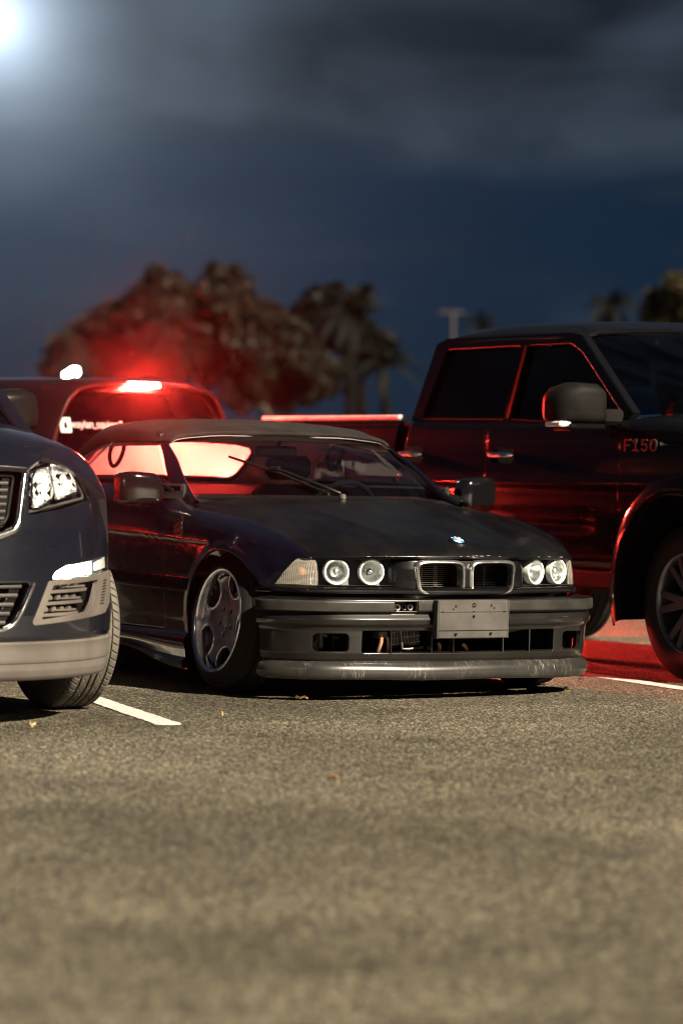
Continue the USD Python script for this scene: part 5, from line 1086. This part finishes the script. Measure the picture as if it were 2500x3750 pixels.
def crown_tree(name, label, px, base_y, Y, blobs, n, size, mat, seed, group=None, trunk_r=.25):
    base = at(px, base_y, Y); base[2] = 0
    T = thing(name, label, 'tree', [[1, 0, 0, 0], [0, 1, 0, 0], [0, 0, 1, 0], [base[0], base[1], 0, 1]], group)
    r = np.random.default_rng(seed); sc = Y / 12000.
    bl = [(*(at(x, y, Y + r.uniform(-1, 1) * rr * sc) - base), rr * sc) for x, y, rr in blobs]
    m = MB(); hub = np.array([0, 0, .42 * max(b[2] for b in bl)])
    m.tube(resample([(0, 0, -.1), (.1, .05, hub[2] * .5), hub], 8), np.linspace(trunk_r * 1.3, trunk_r * .8, 8), 10)
    for b in bl: m.tube(resample([hub * .9, (hub + np.array(b[:3])) / 2 + r.normal(size=3) * .2, np.array(b[:3])], 8), np.linspace(trunk_r * .5, .03, 8), 6)
    part(T, 'trunk', m, M['bark'] if mat == 'oak' else M['dark'])
    kids = []
    for bb in bl:
        for _ in range(7):
            d = r.normal(size=3); d /= np.linalg.norm(d); kids.append((*(np.array(bb[:3]) + d * bb[3] * r.uniform(.5, 1.05)), bb[3] * r.uniform(.22, .5)))
    part(T, 'crown', leaf_cloud(bl + kids + kids, n, size, seed), M[mat], False, kind='stuff')
def palm_tree(name, label, px, py, Y, L_, nf, seed, group, mat='palm', droop=1.0):
    c = at(px, py, Y); base = np.array([c[0] + .1, c[1], 0]); r = np.random.default_rng(seed)
    T = thing(name, label, 'palm tree', [[1, 0, 0, 0], [0, 1, 0, 0], [0, 0, 1, 0], [base[0], base[1], 0, 1]], group)
    h = c - base; part(T, 'trunk', MB().tube(resample([(0, 0, -.1), h * .5 + [.08, 0, 0], h], 12), np.linspace(.20, .13, 12), 10), M['dark'])
    for k in range(nf):
        az = 2 * PI * k / nf + r.uniform(-.3, .3); el = r.uniform(-.2, 1.25); ln = L_ * r.uniform(.75, 1.1); t = np.linspace(0, 1, 15)
        rad = ln * (t * math.cos(el) * 1.0 + .0); zz2 = ln * (t * math.sin(el) - droop * .75 * t ** 2.2 * (1.1 - .4 * math.sin(el)))
        sp = np.stack([np.cos(az) * rad, np.sin(az) * rad, zz2], 1) + h; side_ = np.array([-math.sin(az), math.cos(az), 0])
        m = MB()
        m.tube(sp, np.linspace(.03, .008, 15), 4)
        for i in range(1, 15):
            for j in range(2):
                q = sp[i - 1] + (sp[i] - sp[i - 1]) * (j / 2); ll = ln * .30 * math.sin(PI * min(1, .12 + .86 * t[i]))
                for sgn in (-1, 1):
                    tip = q + side_ * sgn * ll * .75 + (sp[i] - sp[i - 1]) * 1.2 + [0, 0, -ll * .45]; w = .035
                    m.add(np.array([q, q + (sp[i] - sp[i - 1]) * .5, tip]), np.array([[0, 1, 2]]))
        part(T, 'frond', m, M[mat], False)
crown_tree('oak_tree', 'broad bushy tree behind the hatchback, lit brown by the lot lights', 690, 1560, 92, [(250, 1330, 95), (330, 1230, 95), (430, 1180, 110), (590, 1070, 105), (560, 1180, 130), (720, 1120, 110), (830, 1060, 95), (860, 1160, 120), (650, 1270, 140), (480, 1300, 130), (800, 1300, 130), (950, 1210, 100), (350, 1350, 95)], 46000, .11, 'oak', 5)
crown_tree('oak_tree', 'lower bushy tree beside the taller one, above the convertible roof', 1010, 1560, 90, [(960, 1330, 110), (1050, 1230, 95), (1110, 1330, 100), (1180, 1380, 90), (1020, 1420, 100), (900, 1430, 90)], 20000, .11, 'oak', 8)
crown_tree('small_tree', 'small round dark tree between the bushy trees and the pickup', 1330, 1560, 100, [(1190, 1110, 80), (1150, 1180, 85), (1260, 1210, 90), (1330, 1290, 80), (1390, 1260, 55), (1320, 1100, 45)], 9000, .17, 'palm', 14, trunk_r=.2)
pg = 'dark palms at the back of the lot'
palm_tree('palm_tree', 'dark palm left of the pickup with fronds fanning above the small tree', 1270, 1150, 98, 1.5, 16, 21, pg)
palm_tree('palm_tree', 'short drooping palm close to the rear window of the pickup', 1400, 1330, 90, 1.35, 16, 22, pg)
palm_tree('palm_tree', 'small distant palm showing just above the rear of the pickup roof', 1760, 1180, 140, 1.3, 14, 23, pg)
palm_tree('palm_tree', 'dark palm above the middle of the pickup roof', 2240, 1115, 120, 1.5, 18, 24, pg)
crown_tree('pale_tree', 'yellowish lit tree at the right edge above the pickup', 2460, 1300, 110, [(2440, 1110, 70), (2490, 1060, 70), (2520, 1130, 90), (2400, 1160, 55)], 5000, .14, 'yellowleaf', 31, trunk_r=.15)
# sign post, flood lights
b = at(1657, 1300, 120); P_ = thing('light_post', 'thin pale post with a short crossbar above the pickup roof', 'post', [[1, 0, 0, 0], [0, 1, 0, 0], [0, 0, 1, 0], [b[0], b[1], 0, 1]])
hz = at(1657, 1143, 120)[2]
part(P_, 'pole', tube([(0, 0, 0), (0, 0, hz)], .065, 10), simple('pale_metal', (.030, .024, .026), .5, .2)); part(P_, 'crossbar', rbox((-.05, 0, hz), (.95, .14, .10), None, .02), L('pale_metal'))
fl = lamp('flood_light_glow', (.93, 1.0, .86), 60.)
b = at(262, 1400, 60); P_ = thing('flood_light', 'bright white flood light on a pole showing over the hatchback roof', 'flood light', [[1, 0, 0, 0], [0, 1, 0, 0], [0, 0, 1, 0], [b[0], b[1], 0, 1]])
hz = at(262, 1366, 60)[2]; part(P_, 'pole', tube([(0, 0, 0), (0, 0, hz)], .05, 8), L('pale_metal'))
for px_, dz, w_ in ((272, .03, .11), (244, -.03, .07)):
    q = at(px_, 1366, 60)[0] - b[0]; hd = part(P_, 'lamp_head', rbox((q, .05, hz + dz), (w_ * 1.3 + .02, .08, w_ * .9), None, .02), M['trim']); part(hd, 'lit_glass', rbox((q, -.005, hz + dz), (w_ * 1.2, .03, w_ * .8), None, .01), fl)

# ------------------------------------------------------------------ litter on the asphalt
leafm = [simple('dry_leaf', (.20, .12, .05), .7), simple('pale_dry_leaf', (.34, .25, .13), .7)]
for k, (px_, py_, w_, lab) in enumerate([(1105, 2566, .026, 'curled pale leaf on the asphalt in front of the bumper'), (812, 2632, .018, 'small brown leaf on the asphalt right of the short parking line'), (1220, 2862, .018, 'reddish brown leaf flat on the asphalt in the foreground'), (120, 2672, .018, 'small brown leaf on the asphalt below the minivan'), (2075, 2532, .018, 'brown leaf beside the long parking line')]):
    v_ = fw + cr * (px_ - 1250) / 12000. - cu * (py_ - 1875) / 12000.; g_ = CAMP - v_ * (CAM_H / v_[2])
    u_ = np.linspace(-1, 1, 9); Pl = np.array([[(a_ * w_, b_ * w_ * .42 * (1 - a_ * a_) ** .6, .006 + .012 * a_ * a_ * (k % 2) + .010 * b_ * b_ + .003 * math.sin(a_ * 5 + k)) for b_ in (-1, -.5, 0, .5, 1)] for a_ in u_])
    top('fallen_leaf', xf(shell(orient(grid(Pl), (0, 0, -5)), .0015, .0004), rot('z', k * 1.3 + .3), (g_[0], g_[1], .002)), leafm[k % 2], lab, 'leaf')
# ------------------------------------------------------------------ damp night air that glows round the lamps
usdkit.material(stage, L('damp_air'), {'v': ('principled_volume', {'color': (1., 1., 1.), 'density': .00014, 'anisotropy': .98})}, [], volume='v.volume')
top('haze', rbox((0, 78, 6), (150, 180, 14)), L('damp_air'), kind='stuff', smooth=False)
